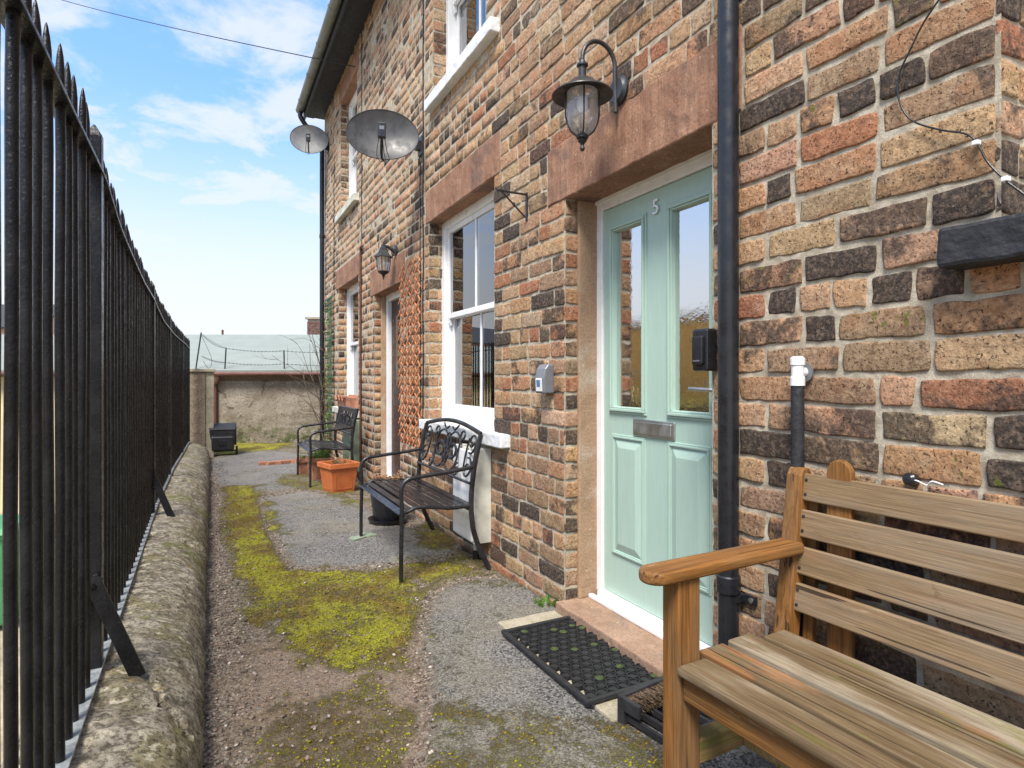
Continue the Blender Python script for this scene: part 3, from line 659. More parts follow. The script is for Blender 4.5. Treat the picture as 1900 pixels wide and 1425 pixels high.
m=MB(); m.lathe([(.013,.12),(.016,.11),(.024,.106),(.024,.098),(.017,.094),(.016,.055),(.024,.045),(.03,.04),(.052,.032),(.066,.018),(.080,.006),(.112,-.012),(.128,-.024),(.129,-.028),(.110,-.018),(.075,-.004),(.0,.01)],ax,0,ZL+.02,36); m.build('hood','lamp_iron',t,smooth='auto')
prof=[(.056,-.010)]+[(.060-.001*(i%2)*2.6,-.014-i*.0045) for i in range(18)]+[(.061,-.10),(.060,-.125),(.053,-.155),(.040,-.180),(.018,-.196)]
prof=[(r_*1.10,z_) for r_,z_ in prof]
m=MB(); m.lathe(prof,ax,0,ZL+.02,32); m.build('glass_shade','lamp_glass',t,smooth=True)
m=MB(); m.lathe([(0,-.005),(.013,-.006),(.013,-.03),(.024,-.05),(.024,-.075),(.014,-.092),(0,-.097)],ax,0,ZL+.02,16); m.build('bulb','white_gloss',t,smooth=True)
m=MB()
for k in range(4):
    a=PI/4+k*PI/2+.3
    m.tube([(ax+rr*math.cos(a),rr*math.sin(a),ZL+.02+zz) for rr,zz in ((.071,-.01),(.071,-.06),(.071,-.11),(.064,-.145),(.048,-.178),(.022,-.2))],.0035,6)
m.lathe([(.02,-.192),(.026,-.198),(.026,-.206),(.016,-.212),(.020,-.218),(.012,-.226),(.006,-.236),(.010,-.244),(.011,-.252),(.006,-.26),(0,-.262)],ax,0,ZL+.02,16); m.build('cage','lamp_iron',t,smooth='auto')
t=thing('wall_lantern','small six sided coach lantern beside the far brown door','wall lamp',(WX,5.69,2.417))
MB().lathe([(0,0),(.052,0),(.052,.012),(.03,.02),(0,.022)],0,0,0,20,mat=Matrix.Rotation(R(-90),4,'Y')).build('backplate','lamp_iron',t,smooth='auto')
MB().tube(spline([(-.01,0,-.02),(-.05,0,.01),(-.09,0,.03),(-.125,0,.035)],5),[.018]*6+[.014]*5+[.010]*5,10).build('arm','lamp_iron',t,smooth=True)
ax=-.125
m=MB(); m.lathe([(0,.075),(.008,.07),(.005,.06),(.012,.05),(.02,.04),(.026,.02),(.034,.012),(.040,-.01),(.060,-.045),(.092,-.072),(.094,-.08),(.075,-.08),(0,-.07)],ax,0,0,6); m.build('hood','lamp_iron',t)
m=MB(); m.lathe([(.066,-.08),(.060,-.15),(.048,-.215)],ax,0,0,6); m.build('glass_shade','lamp_glass',t)
m=MB()
for k in range(6):
    a=2*PI*k/6; m.tube([(ax+.068*math.cos(a),.068*math.sin(a),-.08),(ax+.062*math.cos(a),.062*math.sin(a),-.15),(ax+.05*math.cos(a),.05*math.sin(a),-.216)],.004,6)
m.lathe([(.0,-.21),(.055,-.212),(.05,-.225),(.025,-.24),(.012,-.25),(.016,-.258),(.006,-.27),(.010,-.28),(0,-.295)],ax,0,0,12); m.build('cage','lamp_iron',t,smooth='auto')
# ------------------------------------------------------------------ satellite dishes
def dish(label,loc,wallpt,Wd,Hd,yaw,mat,nl):
    t=thing('satellite_dish',label,'satellite dish',loc,yaw,'satellite dishes on the brick wall')
    # local +y is behind the dish, -y is where it looks
    tilt=Matrix.Rotation(R(-8),4,'X')@Matrix.Rotation(R(2),4,'Y'); m=MB(); N=36; vs=[]; fs=[]; K=8
    for side in (0,1):
        vs.append(tilt@Vector((0,.055+side*.006,0)))
        for i in range(1,K+1):
            r=i/K
            for k in range(N):
                a=2*PI*k/N; vs.append(tilt@Vector((Wd/2*r*math.cos(a),.055*(1-r*r)+side*.006,Hd/2*r*math.sin(a))))
    n1=1+K*N
    for side in (0,1):
        b=side*n1
        for k in range(N): fs.append((b,b+1+k,b+1+(k+1)%N))
        for i in range(K-1):
            for k in range(N): fs.append((b+1+i*N+k,b+1+(i+1)*N+k,b+1+(i+1)*N+(k+1)%N,b+1+i*N+(k+1)%N))
    for k in range(N): fs.append((1+(K-1)*N+k,n1+1+(K-1)*N+k,n1+1+(K-1)*N+(k+1)%N,1+(K-1)*N+(k+1)%N))
    m.add(vs,fs); m.build('reflector',mat,t,smooth='auto')
    rim=MB(); rim.tube([tilt@Vector((Wd/2*math.cos(2*PI*k/40),.001,Hd/2*math.sin(2*PI*k/40))) for k in range(40)],.004,6,closed=True); rim.build('rim','dark_plastic',t,smooth=True)
    e=tilt@Vector((0,.0,-Hd/2*.93)); f=Vector((0,-.24,-Hd*.20))
    m=MB(); m.tube([e,e.lerp(f,.5),f],.010,8); m.build('feed_arm','black_plastic',t,smooth='auto')
    m=MB(); m.lathe([(0,-.055),(.02,-.055),(.024,-.03),(.024,.02),(.018,.04),(0,.042)],0,0,0,14,mat=Matrix.Translation(f+Vector((0,.02,.035)))@Matrix.Rotation(R(75),4,'X')); m.box(-.03,.03,-.26,-.21,-Hd*.2-.035,-Hd*.2+.075); m.build('feed_horn','black_plastic',t,bevel=.004)
    m=MB(); m.box(-.018,.018,-.2625,-.2602,-Hd*.2+.02,-Hd*.2+.048); m.build('feed_label','grey_plastic',t)
    m=MB()
    for q in range(nl): m.tube(spline([f+Vector((.02*(q-1.5)/1.5,.0,-.03)),f+Vector((.025*(q-1.5),.04,-.12)),f+Vector((.03*(q-1.2),.10,-.16)),e+Vector((.012*q,.02,-.03)),e+Vector((0,.07,.02))],5),.003,6)
    m.build('feed_cables','black_plastic',t,smooth=True)
    m=MB(); wl_=PM[t.name].inverted()@Vector(wallpt); bk=Vector((0,.085,0))
    m.tube([bk,bk+Vector((0,.05,0)),wl_+(bk-wl_)*.25,wl_],.016,10); m.box(-.05,.05,.06,.075,-.05,.05); m.build('mast','dark_plastic',t,smooth='auto')
    Mw=PM[t.name].inverted()
    m=MB(); m.box(wallpt[0]-.012,wallpt[0],wallpt[1]-.05,wallpt[1]+.05,wallpt[2]-.08,wallpt[2]+.08); m.box(wallpt[0]-.05,wallpt[0]-.01,wallpt[1]-.025,wallpt[1]+.025,wallpt[2]-.04,wallpt[2]+.04)
    m.build('wall_bracket','dark_plastic',t,True,bevel=.003)
simple('dish_grey',(.055,.058,.064),.42,var=.25,sc=8,bump=.0002); simple('dish_pale',(.20,.205,.21),.55,var=.2,sc=8,bump=.0002)
for q,al in (('dish_grey',.82),('dish_pale',.86)):      # perforated sheet: the wall shows faintly through the holes
    [n for n in M[q].node_tree.nodes if n.type=='BSDF_PRINCIPLED'][0].inputs['Alpha'].default_value=al
p=P(710,249,4.85); dish('large dark grey satellite dish over the ground floor window',p,(WX,4.92,3.16),.575,.43,R(-16),'dish_grey',4)
p=P(574,258,9.0); dish('smaller looking pale grey satellite dish at the far house corner',p,(WX,9.45,4.70),.55,.45,R(-12),'dish_pale',1)
# ------------------------------------------------------------------ wall boxes, brackets, trellis
t=thing('plant_bracket','empty black iron hanging basket bracket between window and door','bracket',(WX,3.0,2.075))
m=MB(); m.box(-.008,0,-.009,.009,0,.16); m.box(-.185,-.002,-.005,.005,.144,.154); m.build('bracket_arm','bench_iron',t,bevel=.0015)
m=MB(); m.tube([(-.16,0,.146),(-.012,0,.02)],.0048,6); m.tube([(-.185,0,.149),(-.195,0,.155),(-.198,0,.165),(-.19,0,.17)],.004,6); m.lathe([(0,-.012),(.008,-.006),(.008,.006),(0,.012)],-.085,0,.085,8); m.build('brace','bench_iron',t,smooth='auto')
t=thing('key_safe','grey plastic box with a clear front window on the pier beside the door','wall box',(WX,2.745,1.105))
m=MB(); m.prism([(-.062,0),(-.05,.0),(0,.0),(0,.15),(-.035,.155),(-.055,.13),(-.066,.08)][::-1],-.048,.048,ax='y'); m.build('casing','grey_plastic',t,bevel=.008,seg=3)
m=MB(); m.prism([(-.0665,.012),(-.070,.075),(-.066,.08),(-.060,.012)],-.030,.030,ax='y'); m.build('window_panel','sticker_white',t)
m=MB(); m.prism([(-.0685,.035),(-.0715,.07),(-.069,.072),(-.066,.035)],-.016,.020,ax='y'); m.build('picture','sticker_blue',t)
t=thing('door_entry_box','black key box on the brick jamb beside the downpipe','wall box',(WX,1.605,1.212))
m=MB(); m.box(-.052,0,-.038,.038,0,.15); m.build('casing','black_plastic',t,bevel=.009,seg=3)
m=MB(); m.box(-.066,-.048,-.026,.026,.022,.125); m.build('cover','black_plastic',t,bevel=.007,seg=3)
m=MB(); m.box(-.068,-.064,-.016,.016,.034,.038); m.build('grip','grey_plastic',t)
t=thing('meter_box','tall off white meter cupboard under the white window sill','meter box',(WX,3.66,.135))
m=MB(); m.box(-.12,0,-.175,.175,0,.60); m.build('cabinet','old_white',t,bevel=.004)
m=MB(); m.box(-.132,-.1195,-.165,.165,.015,.585); m.build('door','white_gloss',t,bevel=.004)
m=MB(); m.tube([(-.05,-.04,0),(-.05,-.04,-.08)],.017,12); m.build('conduit','old_white',t,smooth='auto'); m=MB(); m.tube([(-.05,-.04,-.075),(-.05,-.04,-.135)],.022,12); m.build('conduit_sleeve','black_plastic',t,smooth='auto')
t=thing('meter_box','weathered green grey meter cupboard behind the far bench','meter box',(WX,7.42,.06))
m=MB(); m.box(-.12,0,-.22,.22,0,.62); m.build('cabinet','green_white',t,bevel=.004)
m=MB(); m.box(-.135,-.1195,-.21,.21,.015,.605); m.build('door','green_white',t,bevel=.004)
# orange expanding trellis
def trellis():
    m=MB(); y0,y1,z0,z1=4.90,5.53,.58,2.22; n=0; dx=.17; sl_=.66
    def seg(ya,za,yb,zb,x):
        d=Vector((0,yb-ya,zb-za)); L=d.length
        if L<.03: return
        ang=math.atan2(zb-za,yb-ya); mt=Matrix.Translation((x,ya,za))@Matrix.Rotation(ang,4,'X'); m.box(-.003,.003,0,L,-.0068,.0068,mt)
    for sgn,x in ((1,1.585),(-1,1.577)):
        h=(y1-y0)*sl_; k=z0-h
        while k<z1+h:
            # line z = k + sgn*sl*(y-y0)
            pa=[]; 
            for i in range(41):
                y=y0+(y1-y0)*i/40; z=k+sgn*sl_*(y-y0)
                if z0<=z<=z1: pa.append((y,z))
            if len(pa)>2: seg(pa[0][0],pa[0][1],pa[-1][0],pa[-1][1],x)
            k+=dx*sl_
    m.build('lattice','orange_trellis',tr_)
tr_=thing('trellis','orange diamond trellis fixed on the wall right of the brown door','trellis',(0,0,0)); trellis()
# green netting with dead vine at the house end
t=thing('climbing_plant','leafless vine growing up green netting at the house end corner','climbing plant',(1.55,9.2,0))
m=MB()
for i in range(12): m.tube([(.02,-.2+.035*i,.35),(.02,-.2+.035*i,2.36)],.002,4)
for i in range(50): m.tube([(.02,-.21,.35+.041*i),(.02,.20,.35+.041*i)],.002,4)
for z in (2.36,1.75,1.2): m.box(.005,.03,-.24,.24,z-.012,z+.012)
m.build('netting','green_net',t)
m=MB(); random.seed(3)
def twig(p,d,L,r,dep):
    q=[Vector(p)]; dd=Vector(d).normalized()
    for i in range(6):
        dd=(dd+Vector((U(-.25,.22),U(-.35,.35),U(-.25,.3)))).normalized(); nx=q[-1]+dd*L/6
        if nx.x>.03: nx.x=.03
        q.append(nx)
    m.tube(q,[r*(1-.1*i) for i in range(7)],5)
    if dep:
        for _ in range(3): j=random.randint(2,5); twig(q[j],(U(-.8,.1),U(-1,.6),U(-.2,1)),L*.45,r*.55,dep-1)
for i in range(5): twig((0,-.15+.08*i,.0),(0,U(-.1,.1),1),U(1.2,2.2),.009,2)
m.build('stem','vine',t,smooth=True)
m=MB()
for i in range(260):
    y,z=U(-.22,.22),.2+2.1*rnd()**1.5; mt=Matrix.Translation((U(-.04,.02),y,z))@Matrix.Rotation(U(0,6),4,'Z')@Matrix.Rotation(U(0,6),4,'X'); s=U(.012,.03)
    m.add([mt@Vector(v) for v in ((-s,0,0),(0,-s*.6,0),(s,0,.004),(0,s*.6,0))],[(0,1,2,3)])
m.build('foliage','leaf',t,recalc=False)
# ------------------------------------------------------------------ ground
def vnoise(x,y,seed):
    xi=np.floor(x).astype(np.int64); yi=np.floor(y).astype(np.int64); fx=x-xi; fy=y-yi; fx=fx*fx*(3-2*fx); fy=fy*fy*(3-2*fy)
    def h(a,b):
        n=(a*374761393+b*668265263+seed*974634777)&0xffffffff; n=((n^(n>>13))*1274126177)&0xffffffff; return ((n^(n>>16))&0xffff)/65535.
    return (h(xi,yi)*(1-fx)+h(xi+1,yi)*fx)*(1-fy)+(h(xi,yi+1)*(1-fx)+h(xi+1,yi+1)*fx)*fy
def fbm(x,y,seed,oct=4):
    s=0;a=.5;t=0
    for o in range(oct): s=s+a*vnoise(x*2**o,y*2**o,seed+o); t+=a; a*=.55
    return s/t
def sdf(x,y,poly):
    d=np.full(x.shape,1e9); ins=np.zeros(x.shape,bool); n=len(poly)
    for i in range(n):
        ax_,ay=poly[i]; bx,by=poly[(i+1)%n]; ex,ey=bx-ax_,by-ay; tt=np.clip(((x-ax_)*ex+(y-ay)*ey)/(ex*ex+ey*ey),0,1)
        d=np.minimum(d,np.hypot(x-ax_-tt*ex,y-ay-tt*ey)); c=((ay>y)!=(by>y))&(x<(bx-ax_)*(y-ay)/((by-ay) if by!=ay else 1e-9)+ax_); ins^=c
    return np.where(ins,-d,d)
def gp(l): return [G(*p) for p in l]
ASPH=[gp([(490,925),(560,914),(640,918),(690,950),(740,975),(840,1000),(830,1025),(760,1040),(690,1048),(600,1055),(545,1050),(520,1010),(500,970)]),
      gp([(398,848),(440,838),(500,836),(590,846),(640,880),(600,905),(540,908),(470,911),(410,905),(395,880)]),
      gp([(850,1085),(905,1072),(1000,1085),(1110,1150),(1350,1300),(1500,1500),(1400,1700),(800,1700),(800,1425),(805,1300),(782,1200),(812,1110)])]
MOSS=[(gp([(402,905),(475,903),(498,960),(528,1030),(560,1062),(520,1105),(450,1075),(415,1030),(400,950)]),1.15),
      (gp([(450,1075),(560,1050),(650,1060),(780,1068),(795,1120),(780,1185),(720,1230),(600,1240),(500,1180),(430,1110)]),.92),
      (gp([(750,1040),(870,1035),(880,1062),(800,1085),(740,1080)]),.8),(gp([(760,985),(800,965),(850,990),(850,1020),(780,1020)]),.75),
      (gp([(395,822),(540,822),(520,834),(440,842),(395,852)]),1.0),(gp([(500,880),(600,880),(690,925),(660,950),(600,915),(520,905)]),.6),
      (gp([(400,1100),(470,1110),(500,1200),(470,1290),(410,1260)]),.6),(gp([(780,1290),(900,1300),(1000,1425),(1150,1500),(780,1500)]),.50),(gp([(960,1290),(1240,1340),(1260,1500),(900,1600),(780,1425),(900,1300)]),.60),
      (gp([(860,1075),(960,1075),(1000,1095),(900,1095)]),.6)]
DIRT=gp([(470,1165),(640,1185),(790,1180),(800,1300),(790,1425),(780,1700),(400,1700),(440,1425),(430,1300)])
xs=np.concatenate([np.arange(-.06,1.66,.0125),np.arange(1.7,4.6,.25)]); ys_=np.concatenate([np.arange(-3,1.0,.2),np.arange(1.0,4.6,.0125),np.arange(4.6,9.,.03),np.arange(9.,13.2,.06)])
GX,GY=np.meshgrid(xs,ys_,indexing='ij')
def masks(GX,GY):
    wob=(fbm(GX*5,GY*5,11)-.5)*.26+(fbm(GX*22,GY*22,5)-.5)*.10
    asp=np.zeros(GX.shape)
    for pl in ASPH: asp=np.maximum(asp,np.clip(.5-(sdf(GX,GY,pl)+wob*.35)/.05,0,1))
    mo=np.full(GX.shape,.10)
    for pl,wt in MOSS: mo=np.maximum(mo,wt*(.95+.5*(fbm(GX*4,GY*4,77)-.5)*2)*np.clip(.62-(sdf(GX,GY,pl)+wob*1.1)/.26,0,1))
    mo=np.maximum(mo,.54*np.clip((fbm(GX*2.3,GY*2.3,31)-.42)*5,0,1)*(1-.35*asp)); mo=np.clip(mo,0,1)
    dirt=np.clip(.5-(sdf(GX,GY,DIRT)+wob)/.2,0,1)
    edge=np.clip(1.25-(GX+.02)/(.10+.16*fbm(GX*2,GY*2,9)),0,1)   # gravel strip along the kerb wall
    for pl in ASPH[::2]:
        s=sdf(GX,GY,pl)+wob*.35; edge=np.maximum(edge,np.clip(1-np.abs(s-.03)/.06,0,1)*.9)
    return asp,mo*(1-.6*edge),dirt,edge
asp,mo,dirt,edge=masks(GX,GY)
fine=fbm(GX*60,GY*60,3); mid=fbm(GX*14,GY*14,8)
GZ=asp*.010+mo*(.016*fine+.004)+(1-asp)*(fine-.5)*.010+(mid-.5)*.014*(1-asp*.6)+(fbm(GX*1.2,GY*1.2,2)-.5)*.03-.006
GZ=np.where(GX>WX-.02,-.02,GZ)
nx_,ny_=GX.shape; vv=np.stack([GX,GY,GZ],-1).reshape(-1,3); ii=np.arange(nx_*ny_).reshape(nx_,ny_)
fc=np.stack([ii[:-1,:-1],ii[1:,:-1],ii[1:,1:],ii[:-1,1:]],-1).reshape(-1,4)
me=bpy.data.meshes.new('path'); me.from_pydata(vv.tolist(),[],fc.tolist())
at=me.color_attributes.new('gm','FLOAT_COLOR','POINT'); at.data.foreach_set('color',np.stack([mo,asp,dirt,edge],-1).astype(np.float32).ravel())
me.polygons.foreach_set('use_smooth',[True]*len(me.polygons))
k=NM('path_ground'); gm=k.attr('gm'); sp=k.n('ShaderNodeSeparateColor'); k.l(gm.outputs['Color'],sp.inputs[0]); mo_,as_,di_,ed_=sp.outputs[0],sp.outputs[1],sp.outputs[2],gm.outputs['Alpha']
g=k.noise(170,4,.7); g2=k.noise(60,5,.7); h=k.noise(9,6,.65); vc=k.vor(95,out='Color'); vd=k.vor(95); vs2=k.n('ShaderNodeSeparateColor'); k.l(vc,vs2.inputs[0])
vc3=k.vor(150,out='Color'); vs3=k.n('ShaderNodeSeparateColor'); k.l(vc3,vs3.inputs[0])
grav=k.mix(k.ramp(vs2.outputs[0],0.,1.,0.,1.,False),(.08,.062,.046),(.40,.33,.255)); grav=k.mix(k.ramp(vs2.outputs[1],.86,.93),grav,(.48,.44,.38)); grav=k.mix(k.ramp(vd,.004,.0085,0.,.0),grav,(0,0,0))
grav=k.mix(k.ramp(g2,.35,.55,.6,0.),grav,(.05,.04,.03))
soil_=k.mix(k.ramp(g2,.3,.7),(.19,.125,.085),(.46,.345,.255)); soil_=k.mix(k.ramp(vs2.outputs[1],.78,.9,0.,.7),soil_,(.27,.24,.21)); soil_=k.mix(k.ramp(h,.45,.65,0.,.5),soil_,(.22,.18,.145))
c=k.mix(k.math('MULTIPLY',di_,.9),grav,soil_)
big0=k.noise(1.8,6,.65); asph=k.mix(k.ramp(vs3.outputs[0],.1,.9,0.,1.,False),(.05,.049,.047),(.33,.32,.305)); asph=k.mix(k.ramp(vs3.outputs[1],.9,.95,0.,.7),asph,(.40,.37,.33)); asph=k.mix(k.ramp(big0,.42,.62,0.,.55),asph,k.mix(k.ramp(g,.3,.6),(.11,.095,.075),(.38,.34,.28))); asph=k.mix(k.ramp(g,.36,.48,.55,0.),asph,(.03,.03,.03))
c=k.mix(as_,c,asph)
h2=k.noise(22,6,.7); mn=k.math('ADD',k.math('MULTIPLY',g2,.35),k.math('ADD',k.math('MULTIPLY',h,.30),k.math('MULTIPLY',h2,.35))); th=k.math('SUBTRACT',.67,k.math('MULTIPLY',mo_,.41)); mf=k.ramp(mn,th,k.math('ADD',th,.15))
big=k.noise(2.6,5,.65); mosc=k.mix(k.ramp(g,.3,.65),(.10,.095,.016),(.38,.36,.03)); mosc=k.mix(k.ramp(big,.42,.58),mosc,k.mix(k.ramp(g,.3,.65),(.10,.075,.018),(.26,.185,.035)))
mosc=k.mix(k.math('MULTIPLY',k.ramp(mo_,.6,.95,0.,.6),k.ramp(big,.6,.4)),mosc,k.mix(k.ramp(g2,.35,.6),(.22,.21,.02),(.50,.50,.03)))
mosc=k.mix(k.ramp(h2,.50,.36,0.,.7),mosc,(.085,.065,.022)); mosc=k.mix(k.ramp(vs2.outputs[2],.90,.95,0.,.8),mosc,(.30,.24,.17)); c=k.mix(k.ramp(mo_,.15,.8,0.,.5),c,k.mix(k.ramp(g2,.35,.6),(.10,.085,.03),(.26,.225,.07))); c=k.mix(k.math('MULTIPLY',mf,.95),c,mosc)
k.bump(k.math('MULTIPLY',vd,k.math('SUBTRACT',1.,k.math('MULTIPLY',as_,.6))),.016,.8); k.bump(g,.007,1.); k.bump(g2,.012,.9); k.bump(k.math('MULTIPLY',mf,h2),.02,.8)
M['path_ground']=k.fin(c,k.ramp(as_,0.,1.,.9,.72),0.,.3)
me.materials.append(M['path_ground']); o=bpy.data.objects.new('path',me); C.objects.link(o); struct(o)
# yard below and land to the horizon
m=MB(); m.add([(-600,-600,-1.275),(600,-600,-1.275),(600,900,-1.275),(-600,900,-1.275)],[(0,1,2,3)]); struct(m.build('ground','paving',recalc=False))
# loose stones
def stones(n,zone,smin,smax,name,mat,label,flat=.6):
    ico=bmesh.new(); bmesh.ops.create_icosphere(ico,subdivisions=1,radius=1); bv=np.array([v.co[:] for v in ico.verts]); bf=np.array([[v.index for v in f.verts] for f in ico.faces]); ico.free()
    rng=np.random.default_rng(5); X=rng.uniform(-.01,1.56,n*4); Y=1.2+8.3*rng.uniform(0,1,n*4)**1.5; a,mo_,d,e=masks(X,Y); pr=zone(a,mo_,d,e); kx=rng.uniform(0,1,n*4)<pr; X,Y=X[kx][:n],Y[kx][:n]; a,mo_,d,e=masks(X,Y)
    N=len(X); fine=fbm(X*60,Y*60,3); mid=fbm(X*14,Y*14,8); Zg=a*.010+mo_*(.016*fine+.004)+(1-a)*(fine-.5)*.010+(mid-.5)*.014*(1-a*.6)+(fbm(X*1.2,Y*1.2,2)-.5)*.03-.006
    s=smin+(smax-smin)*rng.uniform(0,1,N)**3; V=np.repeat(bv[None],N,0)*(1+rng.uniform(-.3,.3,(N,len(bv),1))); V=V*np.stack([s*rng.uniform(.8,1.4,N),s,s*flat],-1)[:,None,:]
    th=rng.uniform(0,6.3,N); c_,s_=np.cos(th)[:,None],np.sin(th)[:,None]; x_=V[...,0]*c_-V[...,1]*s_; y_=V[...,0]*s_+V[...,1]*c_; V=np.stack([x_+X[:,None],y_+Y[:,None],V[...,2]+(Zg+s*flat*.35)[:,None]],-1)
    Fc=(bf[None]+(np.arange(N)*len(bv))[:,None,None]).reshape(-1,3)
    me=bpy.data.meshes.new(name); me.vertices.add(N*len(bv)); me.vertices.foreach_set('co',V.ravel()); me.loops.add(Fc.size); me.loops.foreach_set('vertex_index',Fc.ravel().astype(np.int32)); me.polygons.add(len(Fc)); me.polygons.foreach_set('loop_start',np.arange(0,Fc.size,3,dtype=np.int32)); me.update(calc_edges=True)
    me.materials.append(M[mat]); o=bpy.data.objects.new(name,me); C.objects.link(o); o['kind']='stuff'; o['label']=label; o['category']='gravel' if 'grav' in name else 'moss'; return o
k=NM('pebble'); vc=k.vor(60,out='Color'); v2=k.n('ShaderNodeSeparateColor'); k.l(vc,v2.inputs[0]); c=k.mix(k.ramp(v2.outputs[0],0.,1.,0.,1.,False),(.055,.042,.034),(.27,.20,.155)); c=k.mix(k.ramp(v2.outputs[1],.9,.95),c,(.45,.40,.34)); k.bump(k.noise(200,3),.001); M['pebble']=k.fin(c,.85)
simple('mat_moss',(.05,.075,.015),.95,var=.6,sc=120,bump=.002,bsc=200)
k=NM('moss_tuft'); g=k.noise(160,3,.6); c=k.mix(k.ramp(g,.3,.7),(.10,.095,.014),(.40,.38,.03)); c=k.mix(k.ramp(k.noise(2.6,5,.65),.42,.58),c,k.mix(k.ramp(g,.3,.7),(.10,.07,.015),(.28,.20,.035))); k.bump(k.noise(400,2),.002); M['moss_tuft']=k.fin(c,.95,0.,.1)
stones(11000,lambda a,m_,d,e:np.clip(e*1.0+.16*(1-a)+.05*d+.012*a-.1*m_,0,1),.0022,.0105,'gravel','pebble','loose brown and grey gravel along the kerb wall and asphalt edges')
stones(22000,lambda a,m_,d,e:np.clip((m_-.38)*1.8,0,1)*(1-.5*a),.002,.0075,'moss_cushions','moss_tuft','bright yellow green moss growing over the path',.45)
# concrete strip under the mat
rough_box('concrete_slab','concrete',None,1.235,1.555,1.69,2.62,-.06,.012,.003,.04,.006,False)
struct(bpy.data.objects['concrete_slab'])
# ------------------------------------------------------------------ kerb wall (retaining) with rounded coping
def lerp_tab(tab,y):
    if y<=tab[0][0]: return tab[0][1]
    for (a,b),(c,d) in zip(tab,tab[1:]):
        if y<=c: return b+(d-b)*(y-a)/(c-a)
    return tab[-1][1]
FXT=[(0,-.300),(1.5,-.305),(3,-.325),(5,-.352),(7,-.345),(8.4,-.31),(10,-.275)]
fx_=lambda y: lerp_tab(FXT,y)
t=thing('retaining_wall','low stone wall with a rounded lichened coping under the railings','wall',(-.2,5,0))
m=MB(); prof=[(-.50,-1.275),(-.50,.10),(-.49,.175),(-.46,.222),(-.40,.242),(-.33,.246),(-.27,.243),(-.21,.232),(-.16,.214),(-.115,.188),(-.078,.156),(-.05,.118),(-.032,.078),(-.025,.04),(-.026,.0),(-.03,-.08)]
ysl=[]; y=-1.5
while y<9.86: ysl.append(y); y+=.018 if 1<y<4.5 else .05
ysl.append(9.86); dense=[]
for a,b in zip(prof,prof[1:]):
    n=1 if a[1]<-.5 else max(1,int(math.hypot(b[0]-a[0],b[1]-a[1])/.016)); dense+=[(a[0]+(b[0]-a[0])*i/n,a[1]+(b[1]-a[1])*i/n) for i in range(n)]
dense.append(prof[-1]); nd=len(dense)
for y in ysl:
    for (px,pz) in dense:
        q=Vector((px,y,pz)); nn=noise.fractal(q*5,1.,2.,4)*.011+noise.noise(q*38)*.0035+noise.noise(q*90)*.0016
        # joints between coping stones, and the big crack by the near post
        jt=0
        for yj in (4.15,6.3,8.2): jt=max(jt,max(0,1-abs(y-yj-.02*math.sin(px*20))/.03))
        yc=1.92+.55*(px+.1)+.03*math.sin(px*40); 
        cr=max(0,1-abs(y-(2.28-2.06*(px+.203)+.02*math.sin(px*60)))/.024) if -.215<px<-.055 and pz>0 else 0
        dz=nn-jt*.02-cr*.032; 
        if y<1.9: dz-=.004
        m.v.append((px+(dz if px>-.2 and pz<.2 else 0),y,pz+(dz if pz>.0 else 0)))
for i in range(len(ysl)-1):
    for j in range(nd-1): a=i*nd+j; m.f.append((a,a+1,a+nd+1,a+nd))
m.f.append(tuple(range(nd))); m.f.append(tuple((len(ysl)-1)*nd+j for j in range(nd)))
m.build('coping','coping',t,True,smooth='auto')
# ------------------------------------------------------------------ railings
fence=thing('iron_railings','tall black iron railings with pointed bars on the low stone wall','fence',(-.33,5,.245))
RZ=[(0,1.86),(1.3,1.855),(2.36,1.845),(2.75,1.775),(3.0,1.76),(3.9,1.72),(4.75,1.71),(5.6,1.655),(6.9,1.63),(8.2,1.625),(9.9,1.60)]; TZ=[(0,1.985),(1.6,1.99),(2.2,2.005),(2.5,1.955),(3.6,1.865),(4.6,1.845),(6.3,1.80),(8.2,1.75),(9.9,1.74)]
rz_=lambda y: lerp_tab(RZ,y)
bx=lambda y: fx_(y)-.018
posts=[2.31,4.77,6.55,8.43,9.80]
n=0; random.seed(11)
first=[.86,.96,1.06,1.16,1.26,1.361,1.478,1.564,1.67,1.778,1.88,1.97,2.07,2.165]
ybar=first+[2.42+.1*i for i in range(74)]
for y in ybar:
    if all(abs(y-p)>.045 for p in posts):
        m=MB(); x=bx(y); zt=lerp_tab(TZ,y)+U(-.012,.012); lx=U(-.002,.002); wx=U(-.004,.004)
        zs=[.262,.5,.9,1.3,1.7,zt-.14,zt-.06,zt-.03,zt-.008,zt]; rs=[.0108]*6+[.0095,.0070,.0035,.0012]
        m.tube([(x+wx*(z_/2)+.0012*math.sin(z_*9+y*7),y+lx*z_,z_) for z_ in zs],rs,12); m.build('bar','fence_iron',fence,True,smooth='auto'); n+=1
